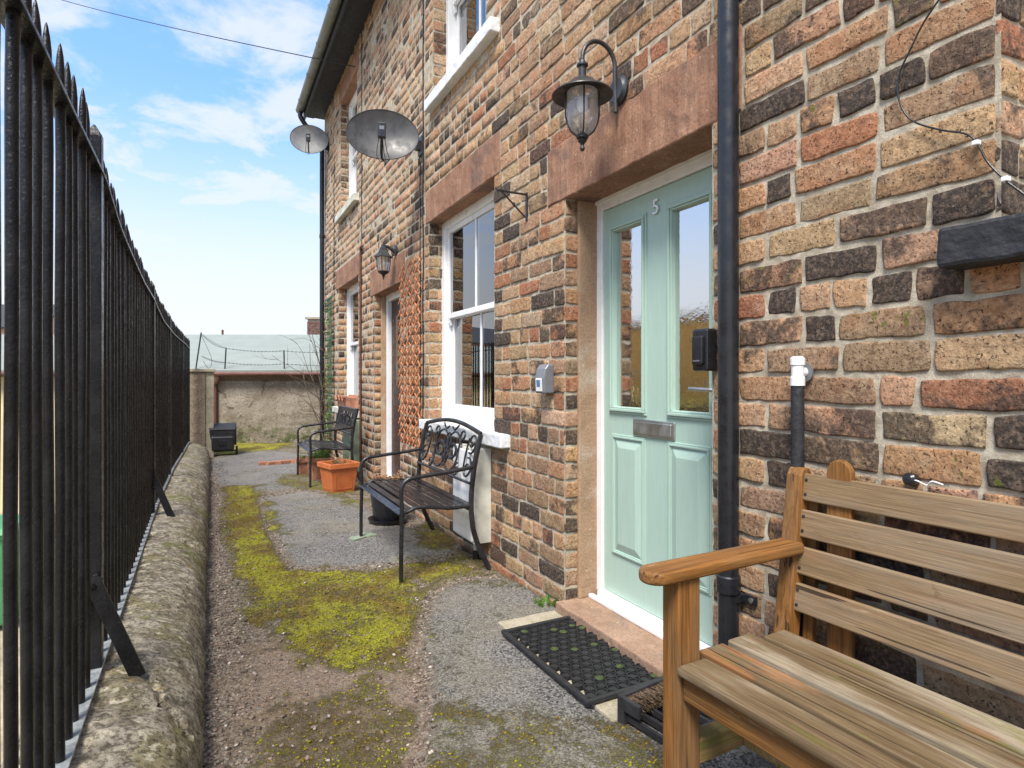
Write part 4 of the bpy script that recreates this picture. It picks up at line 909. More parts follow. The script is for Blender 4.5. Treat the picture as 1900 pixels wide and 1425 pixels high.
for p in posts:
    zt=lerp_tab(TZ,p)+.015; m=MB(); x=bx(p)
    m.box(x-.022,x+.022,p-.022,p+.022,.235,zt-.04); m.add([(x-.022,p-.022,zt-.04),(x+.022,p-.022,zt-.04),(x+.022,p+.022,zt-.04),(x-.022,p+.022,zt-.04),(x,p,zt)],[(0,1,4),(1,2,4),(2,3,4),(3,0,4)])
    m.build('post','fence_iron',fence,True,bevel=.003)
    def brace(x1,z1,y1):
        a=Vector((x,p-.026,.545)); b=Vector((x1,y1,z1)); d=b-a; L=d.length; dn=d.normalized(); tv=Vector((0,1,0)); tv=(tv-dn*tv.dot(dn)).normalized(); wv=tv.cross(dn); mt=Matrix.Translation(a)@Matrix((tv,dn,wv)).transposed().to_4x4()
        mm=MB(); mm.box(-.006,.006,-.02,L,-.022,.022,mt); mm.lathe([(0,0),(.011,0),(.011,.008),(0,.009)],0,0,0,6,mat=Matrix.Translation((x,p-.034,.53))@Matrix.Rotation(R(90),4,'X')); mm.build('brace','fence_iron',fence,True,bevel=.002)
    if p<6: brace(x+.125,.228,p-.05)
    if p<9: brace(x-.14,.2,p-.05)
ysr=[.3+.1*i for i in range(96)]+[9.85]
m=MB()
def strip(m,ys,xf,zf,w,th):
    vs=[]
    for y in ys:
        x,z=xf(y),zf(y); vs+=[(x-w,y,z-th),(x+w,y,z-th),(x+w,y,z+th),(x-w,y,z+th)]
    n=len(ys); fs=[(4*i+a,4*i+(a+1)%4,4*i+4+(a+1)%4,4*i+4+a) for i in range(n-1) for a in range(4)]+[(0,3,2,1),(4*n-4,4*n-3,4*n-2,4*n-1)]
    m.add(vs,fs)
strip(m,ysr,bx,lambda y: rz_(y)+.004*math.sin(y*3.),.026,.0055); m.build('top_rail','fence_iron',fence,True,bevel=.002)
m=MB(); strip(m,ysr,bx,lambda y:.262,.024,.005); m.build('bottom_rail','silver_plate',fence,True,bevel=.0015)
m=MB()
y=.8
while y<9.8: m.box(bx(y)-.012,bx(y)+.012,y-.03,y+.03,.236,.2565); y+=.8
m.build('rail_foot','fence_iron',fence,True)
# ------------------------------------------------------------------ wooden bench (local x runs along it towards the camera, y from front to back)
wb=thing('wooden_bench','weathered slatted wooden garden bench with orange brown arm posts','bench',(1.035,1.205,0),R(-90+2.5))
LB=1.5
def post_poly(mb,pts,x0,x1): mb.prism(pts,x0,x1,ax='x')
for i,x0 in enumerate((0,LB-.06)):
    m=MB(); m.box(x0,x0+.06,0,.075,0,.682); m.build('front_leg','oak_z',wb,bevel=.006,seg=3)
    m=MB(); post_poly(m,[(.44,0),(.50,0),(.485,.44),(.545,.905),(.53,.925),(.505,.925),(.49,.905),(.43,.44)],x0,x0+.048); m.build('back_leg','oak_z',wb,bevel=.005,seg=2)
    # arm with rounded front
    xc=x0+.03; hw=.043; pts=[(xc-hw+.004,.485),(xc-hw,.0)]+[(xc-hw*math.cos(a),-.045-hw*1.05*math.sin(a)) for a in [PI*j/12 for j in range(13)]]+[(xc+hw,0),(xc+hw-.006,.485)]
    m=MB(); m.prism(pts,.682,.716); m.build('arm','oak_y',wb,bevel=.011,seg=4)
    m=MB(); m.box(x0+.012,x0+.048,.075,.44,.38,.445); m.build('side_rail','oak_y',wb,bevel=.004)
    m=MB(); m.box(x0+.010,x0+.055,.075,.445,.20,.265); m.build('stretcher','green_wood',wb,bevel=.005)
m=MB(); m.box(.06,LB-.06,.012,.05,.385,.452); m.build('front_rail','oak_x',wb,bevel=.005)
m=MB(); m.box(.048,LB-.048,.455,.485,.36,.43); m.build('back_rail','oak_x',wb,bevel=.004)
m=MB(); m.box(.055,LB-.055,.235,.275,.205,.26); m.build('long_stretcher','green_wood',wb,bevel=.004)
for j,(a,b,x0) in enumerate(((-.012,.090,.058),(.106,.198,.02),(.216,.304,.02),(.328,.420,.045))):
    z=.478+(.0,-.003,.001,-.003)[j]; m=MB(); m.box(x0 if j else .0605,LB-x0,a,b,z-.026,z); m.build('seat_slat','seat_x',wb,bevel=.007 if j else .011,seg=3)
for j,zb in enumerate((.832,.728,.624,.520)):
    yb_=.49-.013+(zb+.038-.44)*.129-.024; m=MB(); mt=Matrix.Translation((0,yb_,zb))@Matrix.Rotation(R(-7.4),4,'X'); m.box(.038+.004*(j%2),LB-.04,-.010,.010,0,.078,mt); m.build('back_slat','slat_x',wb,bevel=.004,seg=2)
    for xx in (.055,LB-.055):
        for zz in (.018,.060): MB().lathe([(.0,0),(.0048,0),(.0048,.002),(0,.003)],0,0,0,8,mat=mt@Matrix.Translation((xx,-.0095,zz))@Matrix.Rotation(R(90),4,'X')).build('screw','matt_black',wb)
# board with the rounded top behind the bench back
m=MB(); hw=.036; m.prism([(-hw,.36),(hw,.36),(hw,.90)]+[(hw*math.cos(a),.92+hw*1.15*math.sin(a)) for a in [PI*j/12 for j in range(13)]]+[(-hw,.90)],0,.022,ax='y',mat=Matrix.Translation((.150,.508,0))); m.build('rear_board','oak_z',wb,bevel=.004)
m=MB(); m.box(.045,.075,.468,.49,.44,.9,Matrix.Translation((0,0,0))@Matrix.Rotation(R(-4),4,'X')); m.build('back_batten','oak_z',wb,bevel=.003)
# ------------------------------------------------------------------ black metal benches
def metal_bench(label,loc,rz,L,ornate):
    b=thing('metal_bench',label,'bench',loc,rz,'black metal benches against the brick wall'); r=.0125
    for x in (0,L):
        pts=[(x,0,0),(x,.0,.2),(x,.005,.40),(x,.0,.50)]+[(x,.075-.075*math.cos(a),.53+.07*math.sin(a)) for a in [PI/2*i/6 for i in range(7)]]+[(x,.2,.612),(x,.34,.625),(x,.455,.64)]
        MB().tube(spline(pts,2),r,12).build('arm','bench_iron',b,smooth='auto')
        pts=spline([(x,.56,0),(x,.50,.12),(x,.455,.25),(x,.44,.38),(x,.445,.52),(x,.468,.68),(x,.505,.835)],5)
        MB().tube(pts,.015,8,flat=(1.1,.9)).build('back_leg','bench_iron',b,smooth='auto')
        pts=spline([(x,.0,.40),(x,.04,.405),(x,.1,.425),(x,.2,.415),(x,.32,.400),(x,.44,.405)],4)
        MB().tube(pts,.011,10).build('side_rail','bench_iron',b,smooth='auto')
    m=MB()
    for i,(yy,zz,an) in enumerate(((.005,.398,28),(.052,.414,8),(.105,.424,-2),(.158,.421,-4),(.212,.416,-5),(.266,.409,-4),(.320,.405,-2),(.374,.404,2),(.424,.410,6))):
        mt=Matrix.Translation((L/2,yy,zz))@Matrix.Rotation(R(an),4,'X'); m.box(-L/2+.008,L/2-.008,-.019,.019,-.003,.003,mt)
    m.build('seat','bench_iron',b,bevel=.001)
    m=MB(); m.tube([(0,.44,.375),(L,.44,.375)],.011,8); m.tube([(0,.012,.385),(L,.012,.385)],.010,8); m.build('stretcher','bench_iron',b,smooth='auto')
    by=lambda z: .468+(z-.68)*.235-(0 if z>.6 else .004)
    m=MB()
    if ornate:
        top=[(L*i/20,by(.84+.05*math.sin(PI*i/20)),.84+.05*math.sin(PI*i/20)) for i in range(21)]
        m.tube(top,.013,8,flat=(1.2,.8)); m.tube([(0,by(.54),.54),(L,by(.54),.54)],.009,8)
        B3=lambda l:[(x,by(z),z) for x,z in l]
        def ring(cx,cz,rx,rz2,r_=.007): m.tube(B3([(cx+rx*math.cos(2*PI*k/28),cz+rz2*math.sin(2*PI*k/28)) for k in range(28)]),r_,6,closed=True)
        for dx in (-.15,.15):
            ring(L/2+dx*.75,.735,.105,.085); ring(L/2+dx*.75,.65,.105,.085); ring(L/2+dx*.75,.692,.06,.05)
        ring(L/2,.695,.055,.11)
        def scroll(cx,cz,r0,a0,turn,sx,r1=.012): 
            pts=[]
            for k in range(34):
                f=k/33; a=a0+turn*f; rr=r0*(1-f)+r1*f; pts.append((cx+sx*rr*math.cos(a),cz+rr*math.sin(a)))
            m.tube(B3(pts),.0068,6)
        for sx in (-1,1):
            ex=L/2+sx*(L/2-.10)
            scroll(ex,.775,.068,-1.9,8.6,sx); scroll(ex,.615,.068,1.9,-8.6,sx)
            m.tube(spline(B3([(ex+sx*.06,.745),(ex+sx*.075,.69),(ex+sx*.06,.64)]),5),.0068,6)
            scroll(L/2+sx*.25,.80,.05,-1.5,7.5,-sx); scroll(L/2+sx*.25,.585,.045,1.5,-7.5,-sx)
            m.tube(spline(B3([(ex-sx*.055,.80),(ex-sx*.07,.70),(ex-sx*.05,.59)]),5),.0068,6)
            m.tube(spline(B3([(L/2+sx*.03,.85),(L/2+sx*.08,.83),(L/2+sx*.14,.865)]),5),.0068,6)
    else:
        m.tube([(0,by(.83),.83),(L,by(.83),.83)],.014,8); m.tube([(0,by(.56),.56),(L,by(.56),.56)],.012,8)
        for dx in (.0,): 
            for (x0,x1,z0,z1) in ((.03,L-.03,.79,.825),(.03,L-.03,.565,.64),(.03,.09,.64,.79),(L-.09,L-.03,.64,.79)):
                m.add([(x0,by(z0)-.004,z0),(x1,by(z0)-.004,z0),(x1,by(z1)-.004,z1),(x0,by(z1)-.004,z1),(x0,by(z0)+.004,z0),(x1,by(z0)+.004,z0),(x1,by(z1)+.004,z1),(x0,by(z1)+.004,z1)],[(0,1,2,3),(4,5,6,7),(0,1,5,4),(3,2,6,7),(0,3,7,4),(1,2,6,5)])
        random.seed(9)
        for q in range(22):
            xx=.10+(L-.2)*(q+.5)/22; z=.65+rnd()*.1; pts=[(xx+.022*math.cos(a*1.2+q),by(z),z+.03*math.sin(a)) for a in [k*.7 for k in range(9)]]; m.tube(pts,.005,5)
            m.tube([(xx,by(.64),.64),(xx+U(-.03,.03),by(.71),.71),(xx+U(-.02,.02),by(.79),.79)],.0045,5)
    m.build('backrest','bench_iron',b,smooth='auto'); return b
metal_bench('black metal bench with scrolled backrest under the white window sill',(.985,4.44,0),R(-90),1.04,True)
metal_bench('farther black metal bench by the terracotta planter',(.93,7.60,0),R(-90+1),.90,False)
o=MB(); 
for s,(ax_,ay,rr) in enumerate(((.935,4.41,.7),(1.03,4.47,1.9))):
    mt=Matrix.Translation((ax_+.02,ay+.02,.012))@Matrix.Rotation(rr,4,'Z'); o.prism([(-.07,-.03),(.05,-.045),(.075,.01),(.0,.045),(-.06,.03)],-.006,.010,mat=mt)
tag(o.build('stone_chip','green_stone',bevel=.003),'pale green slate chips wedged under the front foot of the scroll backed bench','stone')
# ------------------------------------------------------------------ pots
def frustum(m,w0,w1,z0,z1,t=.0,inner=False):
    m.add([(-w0,-w0,z0),(w0,-w0,z0),(w0,w0,z0),(-w0,w0,z0),(-w1,-w1,z1),(w1,-w1,z1),(w1,w1,z1),(-w1,w1,z1)],[(0,1,2,3),(0,1,5,4),(1,2,6,5),(2,3,7,6),(3,0,4,7)]+([] if inner else []))
def square_pot(label,loc,rz,w,h,mat,soil=True,panel=True):
    t=thing('planter',label,'planter',loc,rz)
    m=MB(); w0,w1=w*.36,w*.45; frustum(m,w0,w1,0,h-.04); m.add([(-w1,-w1,h-.04),(w1,-w1,h-.04),(w1,w1,h-.04),(-w1,w1,h-.04),(-w1*.9,-w1*.9,h-.05),(w1*.9,-w1*.9,h-.05),(w1*.9,w1*.9,h-.05),(-w1*.9,w1*.9,h-.05)],[(0,1,5,4),(1,2,6,5),(2,3,7,6),(3,0,4,7)])
    m.build('pot',mat,t,bevel=.006)
    m=MB(); a=w/2; b=w/2*.84
    for (p,q,r,s) in ((-a,a,-a,-b),(-a,a,b,a),(-a,-b,-b,b),(b,a,-b,b)): m.box(p,q,r,s,h-.05,h)
    m.build('rim',mat,t,bevel=.004)
    if panel:
        m=MB()
        for q in range(4):
            mt=Matrix.Rotation(q*PI/2,4,'Z')
            for (x0,x1,z0,z1) in ((-w0*.78,w0*.78,h*.80,h*.835),(-w0*.78,w0*.78,.03,.04),(-w0*.78,-w0*.72,.03,h*.8),(w0*.72,w0*.78,.03,h*.8)):
                f=lambda z:-(w0+(w1-w0)*z/(h-.04))-.003
                m.add([mt@Vector(v) for v in ((x0,f(z0),z0),(x1,f(z0),z0),(x1,f(z1),z1),(x0,f(z1),z1),(x0,f(z0)+.006,z0),(x1,f(z0)+.006,z0),(x1,f(z1)+.006,z1),(x0,f(z1)+.006,z1))],[(0,1,2,3),(4,5,6,7),(0,1,5,4),(3,2,6,7),(0,3,7,4),(1,2,6,5)])
        m.build('panel_mould',mat,t)
    MB().box(-b,b,-b,b,h-.075,h-.035).build('soil','soil',t); return t
def sprigs(t,mat,n,z,rad,hh,leafy=True):
    m=MB()
    for i in range(n):
        a=U(0,6.28); rr=rad*rnd()**.5; p=Vector((rr*math.cos(a),rr*math.sin(a),z)); d=Vector((math.cos(a)*.4,math.sin(a)*.4,1)); L=U(.4,1)*hh
        q=[p+d*L*k/4+Vector((0,0,-L*.25*(k/4)**2)) for k in range(5)]; m.tube(q,[.003,.0028,.0024,.002,.001],5)
        if leafy:
            for k in range(1,5):
                for s in (-1,1):
                    sd_=d.cross(Vector((0,0,1))).normalized()*s; s_=L*.22; m.add([q[k],q[k]+sd_*s_*.6+Vector((0,0,s_*.35)),q[k]+sd_*s_*1.2,q[k]+sd_*s_*.6-Vector((0,0,s_*.3))],[(0,1,2,3)])
    m.build('plant',mat,t,recalc=False)
random.seed(21)
t=square_pot('bright orange square plastic planter in front of the far bench',(1.19,6.42,0.005),R(14),.33,.30,'terracotta'); sprigs(t,'dry_stem',14,.27,.1,.10)
t=square_pot('old square clay planter with a green plant under the far bench',(1.13,7.25,0.002),R(5),.27,.26,'old_terracotta',panel=False); sprigs(t,'leaf',30,.22,.10,.17)
t=square_pot('mossy brick coloured planter at the far end of the far bench',(1.05,7.75,0.002),R(-5),.24,.20,'old_terracotta',panel=False); sprigs(t,'leaf',12,.17,.08,.10)
t=thing('plant_pot','round black plastic pot with dead stems under the scroll backed bench','plant pot',(1.28,4.82,.004))
m=MB(); m.lathe([(.105,.02),(.112,.04),(.140,.30),(.152,.30),(.155,.325),(.155,.345),(.145,.345),(.140,.31),(.0,.30)],0,0,0,32); m.build('pot','black_plastic',t,smooth='auto')
MB().lathe([(.0,.0),(.13,.0),(.15,.03),(.155,.045),(.148,.045),(.125,.012),(0,.010)],0,0,0,32).build('saucer','black_plastic',t,smooth='auto')
MB().lathe([(0,.312),(.13,.308),(.14,.30)],0,0,0,24).build('soil','soil',t); sprigs(t,'dry_stem',22,.30,.09,.14)
t=thing('window_box','terracotta trough with a wavy rim on the far ground floor sill','planter',(1.60,8.0,.782))
m=MB(); prof=[(-.07,0),(.07,0),(.085,.14),(.10,.15),(.10,.175),(.07,.175),(.06,.15),(-.06,.15),(-.07,.175),(-.10,.175),(-.10,.15),(-.085,.14)]; m.prism(prof,-.30,.30,ax='y'); m.build('trough','old_terracotta',t,bevel=.006)
m=MB(); m.tube([(-.10,-.3+.6*i/30,.13+.025*math.cos(i*.63)) for i in range(31)],.009,6); m.build('swag','old_terracotta',t,smooth=True)
# broken edging stones and sticks near the far bench
m=MB()
for i in range(6): m.box(-.05,.05,-.03,.03,0,.05,Matrix.Translation((.62+.1*i,8.75+U(-.04,.04),0))@Matrix.Rotation(U(-.5,.5),4,'Z'))
tag(m.build('edging_stones','old_terracotta',bevel=.008),'short broken row of edging stones near the far end of the path','edging')
# ------------------------------------------------------------------ door mat
t=thing('door_mat','black rubber ring door mat with bits of green moss at the mint door','door mat',(1.385,2.135,.018),R(1))
m=MB(); w2,l2,hh=.195,.345,.016
for (p,q,r,s) in ((-w2,w2,-l2,-l2+.022),(-w2,w2,l2-.022,l2),(-w2,-w2+.022,-l2+.022,l2-.022),(w2-.022,w2,-l2+.022,l2-.022)): m.box(p,q,r,s,0,hh)
m.build('border','rubber',t,bevel=.004)
m=MB(); mm=MB(); random.seed(5); step=.0505
j=0; yy=-l2+.045
while yy<l2-.035:
    xx=-w2+.045+(step/2 if j%2 else 0)
    while xx<w2-.035:
        for rr,hz_ in ((.0225,.014),):
            m.lathe([(rr,.001),(rr,hz_),(rr-.0035,hz_),(rr-.0035,.001)],xx,yy,0,18)
        m.lathe([(.0,.010),(.0165,.0095),(.018,.001)],xx,yy,0,14)
        if (rnd()<.03 and yy<.2) or (yy>.2 and rnd()<.3): 
            a=rnd()*6; mm.lathe([(.0,.015),(.010,.0145),(.017,.0125),(.018,.009)],xx+.003*math.cos(a),yy+.003*math.sin(a),0,9)
        for (dx,dy) in ((step,0),(step/2,.042),(-step/2,.042)):
            if abs(xx+dx)<w2-.03 and yy+dy<l2-.03: 
                a=math.atan2(dy,dx); L=math.hypot(dx,dy); m.box(.021,L-.021,-.004,.004,.001,.011,Matrix.Translation((xx,yy,0))@Matrix.Rotation(a,4,'Z'))
        xx+=step
    yy+=.042; j+=1
m.build('ring_grid','rubber',t,smooth='auto'); mm.build('moss','mat_moss',t,smooth=True)['kind']='stuff'
# boot scraper with brushes
t=thing('boot_scraper','black boot scraper with side brushes beside the bench front leg','boot scraper',(1.42,1.58,.0),R(8))
m=MB()
for i in range(6): m.box(-.13+.05*i-.006,-.13+.05*i+.006,-.10,.10,.012,.034)
m.box(-.15,.15,-.115,-.10,.0,.05); m.box(-.15,.15,.10,.115,.0,.05); m.build('grid','matt_black',t,bevel=.002)
m=MB(); m.box(-.15,.15,.112,.132,.0,.095); m.box(-.15,-.135,.03,.112,.05,.095); m.build('brush_holder','matt_black',t,bevel=.003)
m=MB(); random.seed(2)
for i in range(900):
    x=U(-.14,.14); z=U(.04,.088); y=.112; L=U(.035,.05); m.tube([(x,y,z),(x+U(-.008,.008),y-L,z+U(-.012,.008))],.0011,3,caps=False)
m.build('bristles','bristle',t,recalc=False)
# ------------------------------------------------------------------ far end: old wall and long low building (local x = to the right, y = away)
th_=-TH
base_=P(500,822,10.86); base_.z=0
fb=thing('low_building','long low rendered building with a pale green felt roof closing the path','building',base_,th_)
def lx(px,Z=10.86): return (px-500)/F*Z
m=MB(); m.box(lx(399),lx(760),0,.25,-.3,1.13); m.build('wall','old_render',fb,bevel=.005)
m=MB(); m.box(lx(399),lx(760),.03,.25,1.13,1.235); m.build('wall_head','dry_dash',fb)
m=MB(); m.box(lx(-700),lx(399)-.002,.05,.3,-1.275,1.20); o=m.build('wall','cream_render',fb); o['label']='cream painted wall of the low building seen through the railings'
m=MB(); m.box(lx(-420),lx(-250),.035,.06,-.6,.5); m.build('window','window_glass',fb)
a_,b_=lx(-700),lx(760)
m=MB(); m.add([(a_,-.12,1.28),(b_,-.12,1.28),(b_,3.2,2.15),(a_,3.2,2.15),(a_,-.12,1.32),(b_,-.12,1.32),(b_,3.2,2.19),(a_,3.2,2.19)],[(0,1,2,3),(4,5,6,7),(0,1,5,4),(3,2,6,7),(0,3,7,4),(1,2,6,5)])
m.build('roof','felt_roof',fb)
m=MB(); m.box(a_,b_,-.115,-.09,1.21,1.28); m.build('fascia','red_paint',fb); m=MB(); m.tube([(a_,-.16,1.25),(b_,-.16,1.25)],.042,10); m.build('gutter','red_paint',fb,smooth='auto')
m=MB(); x=lx(402); m.tube(spline([(x+.10,-.15,1.23),(x+.09,-.13,1.14),(x,-.06,1.05),(x-.0,-.05,.95),(x,-.05,.5),(x,-.05,0)],5),.033,12); m.build('downpipe','red_paint',fb,smooth='auto')
m=MB(); m.box(a_,b_,3.2,3.3,-1.2,2.16); m.build('rear_wall','dry_dash',fb)
# barbed wire on the wall head
bw=thing('barbed_wire','barbed wire on leaning metal posts along the wall top','wire fence',base_+Vector((0,0,1.23)),th_)
m=MB(); stakes=[(lx(363),lx(375),685,617),(lx(418),lx(421),698,645),(lx(529),lx(528),700,650),(lx(650),lx(650),700,650)]
hz2=lambda py:(HY-py)*10.86/F+H-1.23
tops=[]
for a,b,p0,p1 in stakes: MB().tube([(a,-.03,-.02),(b,-.03,hz2(p1))],.012,6).build('stake','dark_plastic',bw); tops.append((b,hz2(p1)))
m=MB()
for f_ in (.97,.45):
    for (a,za),(b,zb) in zip(tops,tops[1:]):
        pts=[(a+(b-a)*i/8,-.04,(za+(zb-za)*i/8)*f_-.03*math.sin(PI*i/8)*(2 if f_>.9 and a<lx(400) else 1)) for i in range(9)]; m.tube(pts,.0035,5)
        for i in range(1,16):
            x=a+(b-a)*i/16; z=(za+(zb-za)*i/16)*f_-.03*math.sin(PI*i/16); m.tube([(x-.015,-.05,z-.015),(x+.015,-.03,z+.015)],.002,4); m.tube([(x-.015,-.03,z+.015),(x+.015,-.05,z-.015)],.002,4)
m.tube(spline([(tops[0][0],-.04,tops[0][1]*.95),(lx(395),-.05,.30),(lx(390),-.05,.12),(lx(380),-.05,.25)],5),.0035,5)
m.build('wire','dark_plastic',bw)
# gate pillar
t=thing('pillar','rough rendered pillar at the end of the railings','pillar',(-.14,10.02,0))
rough_box('shaft','dry_dash',t,-.34,-.075,9.95,10.25,-.1,1.27,.006,.06,.008)
rough_box('cap','concrete',t,-.37,.055,9.93,10.28,1.27,1.315,.004,.06,.006)
rough_box('quoin','concrete',t,-.074,.035,9.965,10.24,-.1,1.27,.004,.06,.006)
# chimney and pole beyond the low building
t=thing('chimney_stack','dark brick chimney stack beyond the pale green roof','chimney',P(600,700,19)*1)
t.location.z=-1.275; PM[t.name]=Matrix.Translation(t.location)@Matrix.Rotation(th_,4,'Z'); t.rotation_euler=(0,0,th_)
m=MB(); zc_=1.19+108*19/F+1.275
K=int(zc_/.08)
for k_ in range(K):
    for i in range(5): 
        x0=-.52+i*.21-(.1 if k_%2 else 0); m.box(max(-.52,x0)+.004,min(.5,x0+.2),0,.5,k_*.08,k_*.08+.07)
simple('dark_brick',(.15,.085,.07),.9,var=.5,sc=14,bump=.004); m.build('stack','dark_brick',t)
m=MB(); m.box(-.50,.48,.02,.48,0,zc_); m.build('mortar','mortar',t)
m=MB(); m.box(-.57,.55,-.04,.54,zc_,zc_+.06); m.build('cap','concrete',t)
p_=P(413,700,17); m=MB(); m.tube([(p_.x,p_.y,-1.275),(p_.x,p_.y,1.19+88*17/F)],.03,8); tag(m.build('pole','copper_pipe',smooth='auto'),'thin pole standing up behind the pale green roof','pole')
# slate roofed house far left behind the low building
p_=P(-60,700,26); t=thing('slate_house','distant slate roofed house seen through the railings at the left','house',(p_.x,p_.y,-1.275),th_)
m=MB(); z1_=1.19+95*26/F+1.275; z2_=1.19+150*26/F+1.275
m.box(-9,2.6,0,6,0,z1_); m.add([(2.6,0,z1_),(2.6,6,z1_),(2.6,3,z2_)],[(0,1,2)]); m.build('wall','peach_wall',t)
m=MB(); m.add([(-9,-.2,z1_-.05),(2.75,-.2,z1_-.05),(2.75,3,z2_+.02),(-9,3,z2_+.02),(2.75,6.2,z1_-.05),(-9,6.2,z1_-.05)],[(0,1,2,3),(3,2,4,5)]); so_=m.build('roof','slate',t,recalc=False)
sm=so_.modifiers.new('s','SOLIDIFY'); sm.thickness=.08
# ------------------------------------------------------------------ bins
def wheelie(label,loc,mat,rot,scale=1.,lean=None,lab=False):
    t=thing('wheelie_bin',label,'wheelie bin',loc,rot)
    Mx=Matrix.Scale(scale,4) if lean is None else lean@Matrix.Scale(scale,4)
    m=MB(); vs=[(-.20,-.19,.06),(.20,-.19,.06),(.20,.17,.06),(-.20,.17,.06),(-.27,-.30,.95),(.27,-.30,.95),(.27,.26,.95),(-.27,.26,.95)]
    m.add([Mx@Vector(v) for v in vs],[(0,1,2,3),(4,5,6,7),(0,1,5,4),(1,2,6,5),(2,3,7,6),(3,0,4,7)]); m.build('body',mat,t,bevel=.03,seg=3)
    m=MB(); m.box(-.295,.295,-.325,.28,.93,.965,Mx); m.build('rim',mat,t,bevel=.006)
    m=MB(); m.add([Mx@Vector(v) for v in ((-.30,-.35,.965),(.30,-.35,.965),(.30,.30,.965),(-.30,.30,.965),(-.26,-.30,1.03),(.26,-.30,1.03),(.26,.26,1.05),(-.26,.26,1.05))],[(0,1,2,3),(4,5,6,7),(0,1,5,4),(1,2,6,5),(2,3,7,6),(3,0,4,7)]); m.build('lid',mat,t,bevel=.015,seg=3)
    m=MB(); m.tube([Mx@Vector(v) for v in ((-.22,.30,.98),(-.22,.36,.97),(.22,.36,.97),(.22,.30,.98))],.014*scale,8); m.build('handle',mat,t,smooth='auto')
    m=MB(); m.box(-.10,.10,-.135,.115,.048,.061,Mx); m.box(-.06,.06,-.08,.06,.040,.05,Mx); m.build('base_panel','black_plastic' if mat!='green_plastic' else mat,t,bevel=.006)
    for s in (-1,1):
        m=MB(); m.lathe([(.0,-.022),(.055,-.022),(.095,-.022),(.10,-.012),(.10,.012),(.095,.022),(.05,.022),(0,.012)],0,0,0,24,mat=Mx@Matrix.Translation((s*.255,.19,.10))@Matrix.Rotation(R(90),4,'Y')); m.build('wheel','rubber',t,smooth='auto')
    m=MB(); m.tube([Mx@Vector((-.25,.19,.10)),Mx@Vector((.25,.19,.10))],.01,8); m.build('axle','dark_plastic',t)
    if lab: MB().box(-.06,.06,-.290,-.270,.62,.80,Mx@Matrix.Rotation(0,4,'X')).build('sticker','sticker_white',t); MB().box(-.05,.05,-.294,-.289,.72,.78,Mx).build('sticker','sticker_blue',t)
    return t
pb=P(413,842,9.1)
t=thing('wheelie_bin','small dark grey wheeled garden bin at the far end by the pillar','wheeled bin',(pb.x,pb.y,0),R(-2))
m=MB(); m.add([(-.155,-.12,.07),(.155,-.12,.07),(.155,.14,.07),(-.155,.14,.07),(-.175,-.16,.40),(.175,-.16,.40),(.195,.18,.46),(-.195,.18,.46)],[(0,1,2,3),(4,5,6,7),(0,1,5,4),(1,2,6,5),(2,3,7,6),(3,0,4,7)]); m.build('body','dark_plastic',t,bevel=.02,seg=3)
m=MB(); m.add([(-.18,-.17,.40),(.18,-.17,.40),(.19,-.03,.475),(-.19,-.03,.475),(-.18,-.16,.425),(.18,-.16,.425),(.19,-.03,.495),(-.19,-.03,.495)],[(0,1,2,3),(4,5,6,7),(0,1,5,4),(1,2,6,5),(2,3,7,6),(3,0,4,7)]); m.build('lid','dark_plastic',t,bevel=.008)
m=MB(); m.box(-.19,.19,-.03,.20,.462,.482); m.box(-.192,-.165,-.05,.2,.10,.462); m.box(.165,.192,-.05,.2,.16,.462); m.build('frame','black_plastic',t,bevel=.006)
m=MB(); m.add([(-.145,-.165,.10),(.145,-.165,.10),(.15,-.20,.30),(-.15,-.20,.30),(-.145,-.10,.10),(.145,-.10,.10),(.15,-.10,.335),(-.15,-.10,.335)],[(0,1,2,3),(4,5,6,7),(0,1,5,4),(3,2,6,7),(0,3,7,4),(1,2,6,5)]); m.build('front_panel','dark_plastic',t,bevel=.018,seg=3)
m=MB(); m.box(-.05,.05,-.192,-.17,.17,.25); m.build('recess','black_plastic',t,bevel=.006)
for s_ in (-1,1):
    m=MB(); m.lathe([(.0,-.016),(.05,-.016),(.07,-.010),(.07,.010),(.05,.016),(0,.016)],0,0,0,22,mat=Matrix.Translation((s_*.195,.04,.07))@Matrix.Rotation(R(90),4,'Y')); m.build('wheel','rubber',t,smooth='auto')
m=MB(); m.tube([(-.19,.04,.07),(.19,.04,.07)],.009,8); m.build('axle','dark_plastic',t)
pg=P(-8,700,5.95)
wheelie('green wheelie bin in the lower yard beyond the railings',(pg.x,pg.y,-1.275),'green_plastic',-TH+R(8),1.0,None,True)
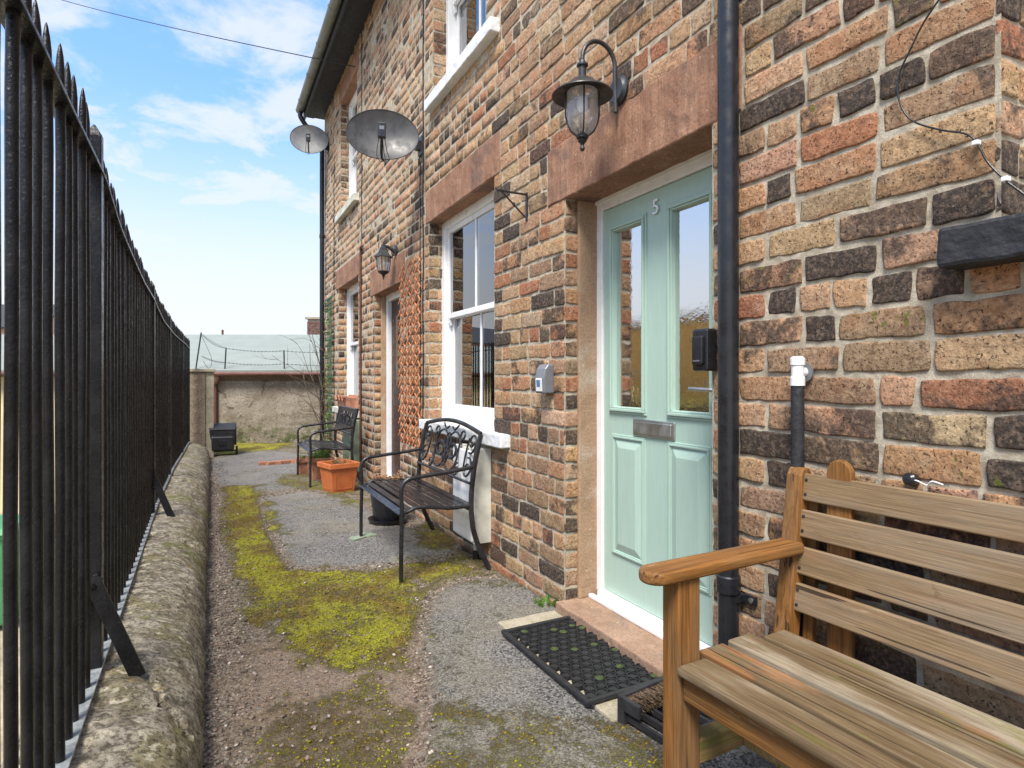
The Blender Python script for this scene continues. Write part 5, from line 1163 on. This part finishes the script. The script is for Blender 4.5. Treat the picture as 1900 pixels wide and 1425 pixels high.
# weeds in the yard by the cream wall
t=thing('weed_clump','yellow green weeds growing beyond the railings','plant',(P(150,700,7.6).x,P(150,700,7.6).y,-1.275))
random.seed(8); sprigs(t,'leaf',70,0,.45,.7)
# ------------------------------------------------------------------ overhead wire
a=Vector((1.585,7.5,5.03)); b=P(-260,-143,16); pts=[a.lerp(b,i/24)-Vector((0,0,.35*math.sin(PI*i/24)*1)) for i in range(25)]
tag(MB().tube(pts,.0065,6).build('overhead_wire','black_plastic',smooth=True),'overhead wire stretching from the far house wall across the sky','wire')
# weeds at the wall foot
t=thing('weed_clump','small green weeds rooted at the wall foot left of the doorstep','plant',(1.56,2.72,0.0)); sprigs(t,'leaf',26,0,.05,.06)
print('bars',n)

# ---- the far side of the lower yard: outside the picture, it is what the door glass mirrors
t=thing('stone_terrace','ochre stone terrace across the lower yard, mirrored in the door glass','house',(-13,6,-1.275))
m=MB(); m.box(-6,0,-14,22,0,4.75); m.build('wall','ochre_wall',t)
m=MB(); m.prism([(-6.3,4.75),(.06,4.75),(.06,4.8),(-3,4.9)],-14.2,22.2,ax='y'); m.build('roof','slate',t)
for i in range(11):
    for z in (1.0,3.1):
        y=-12+3.1*i
        f=MB().box(-.02,.03,y,y+.95,z,z+1.25).build('window','white_gloss',t); MB().box(.03,.04,y+.08,y+.87,z+.08,z+1.17).build('pane','window_glass',f)
t=thing('hedge','clipped yellow green hedge in front of the terrace across the yard','hedge',(-9.5,6,-1.275))
m=MB(); random.seed(4)
for i in range(9000):
    p=Vector((U(-.6,.6),U(-14,16),U(0,1.75)+.15*math.sin(rnd()*9))); mt=Matrix.Translation(p)@Matrix.Rotation(U(0,6),4,'Z')@Matrix.Rotation(U(0,6),4,'X'); a_=U(.05,.11)
    m.add([mt@Vector(v) for v in ((-a_,0,0),(0,-a_*.6,0),(a_,0,.004),(0,a_*.6,0))],[(0,1,2,3)])
m.build('foliage','hedge_leaf',t,recalc=False); MB().box(-.45,.45,-14,16,0,1.6).build('twigs','vine',t)
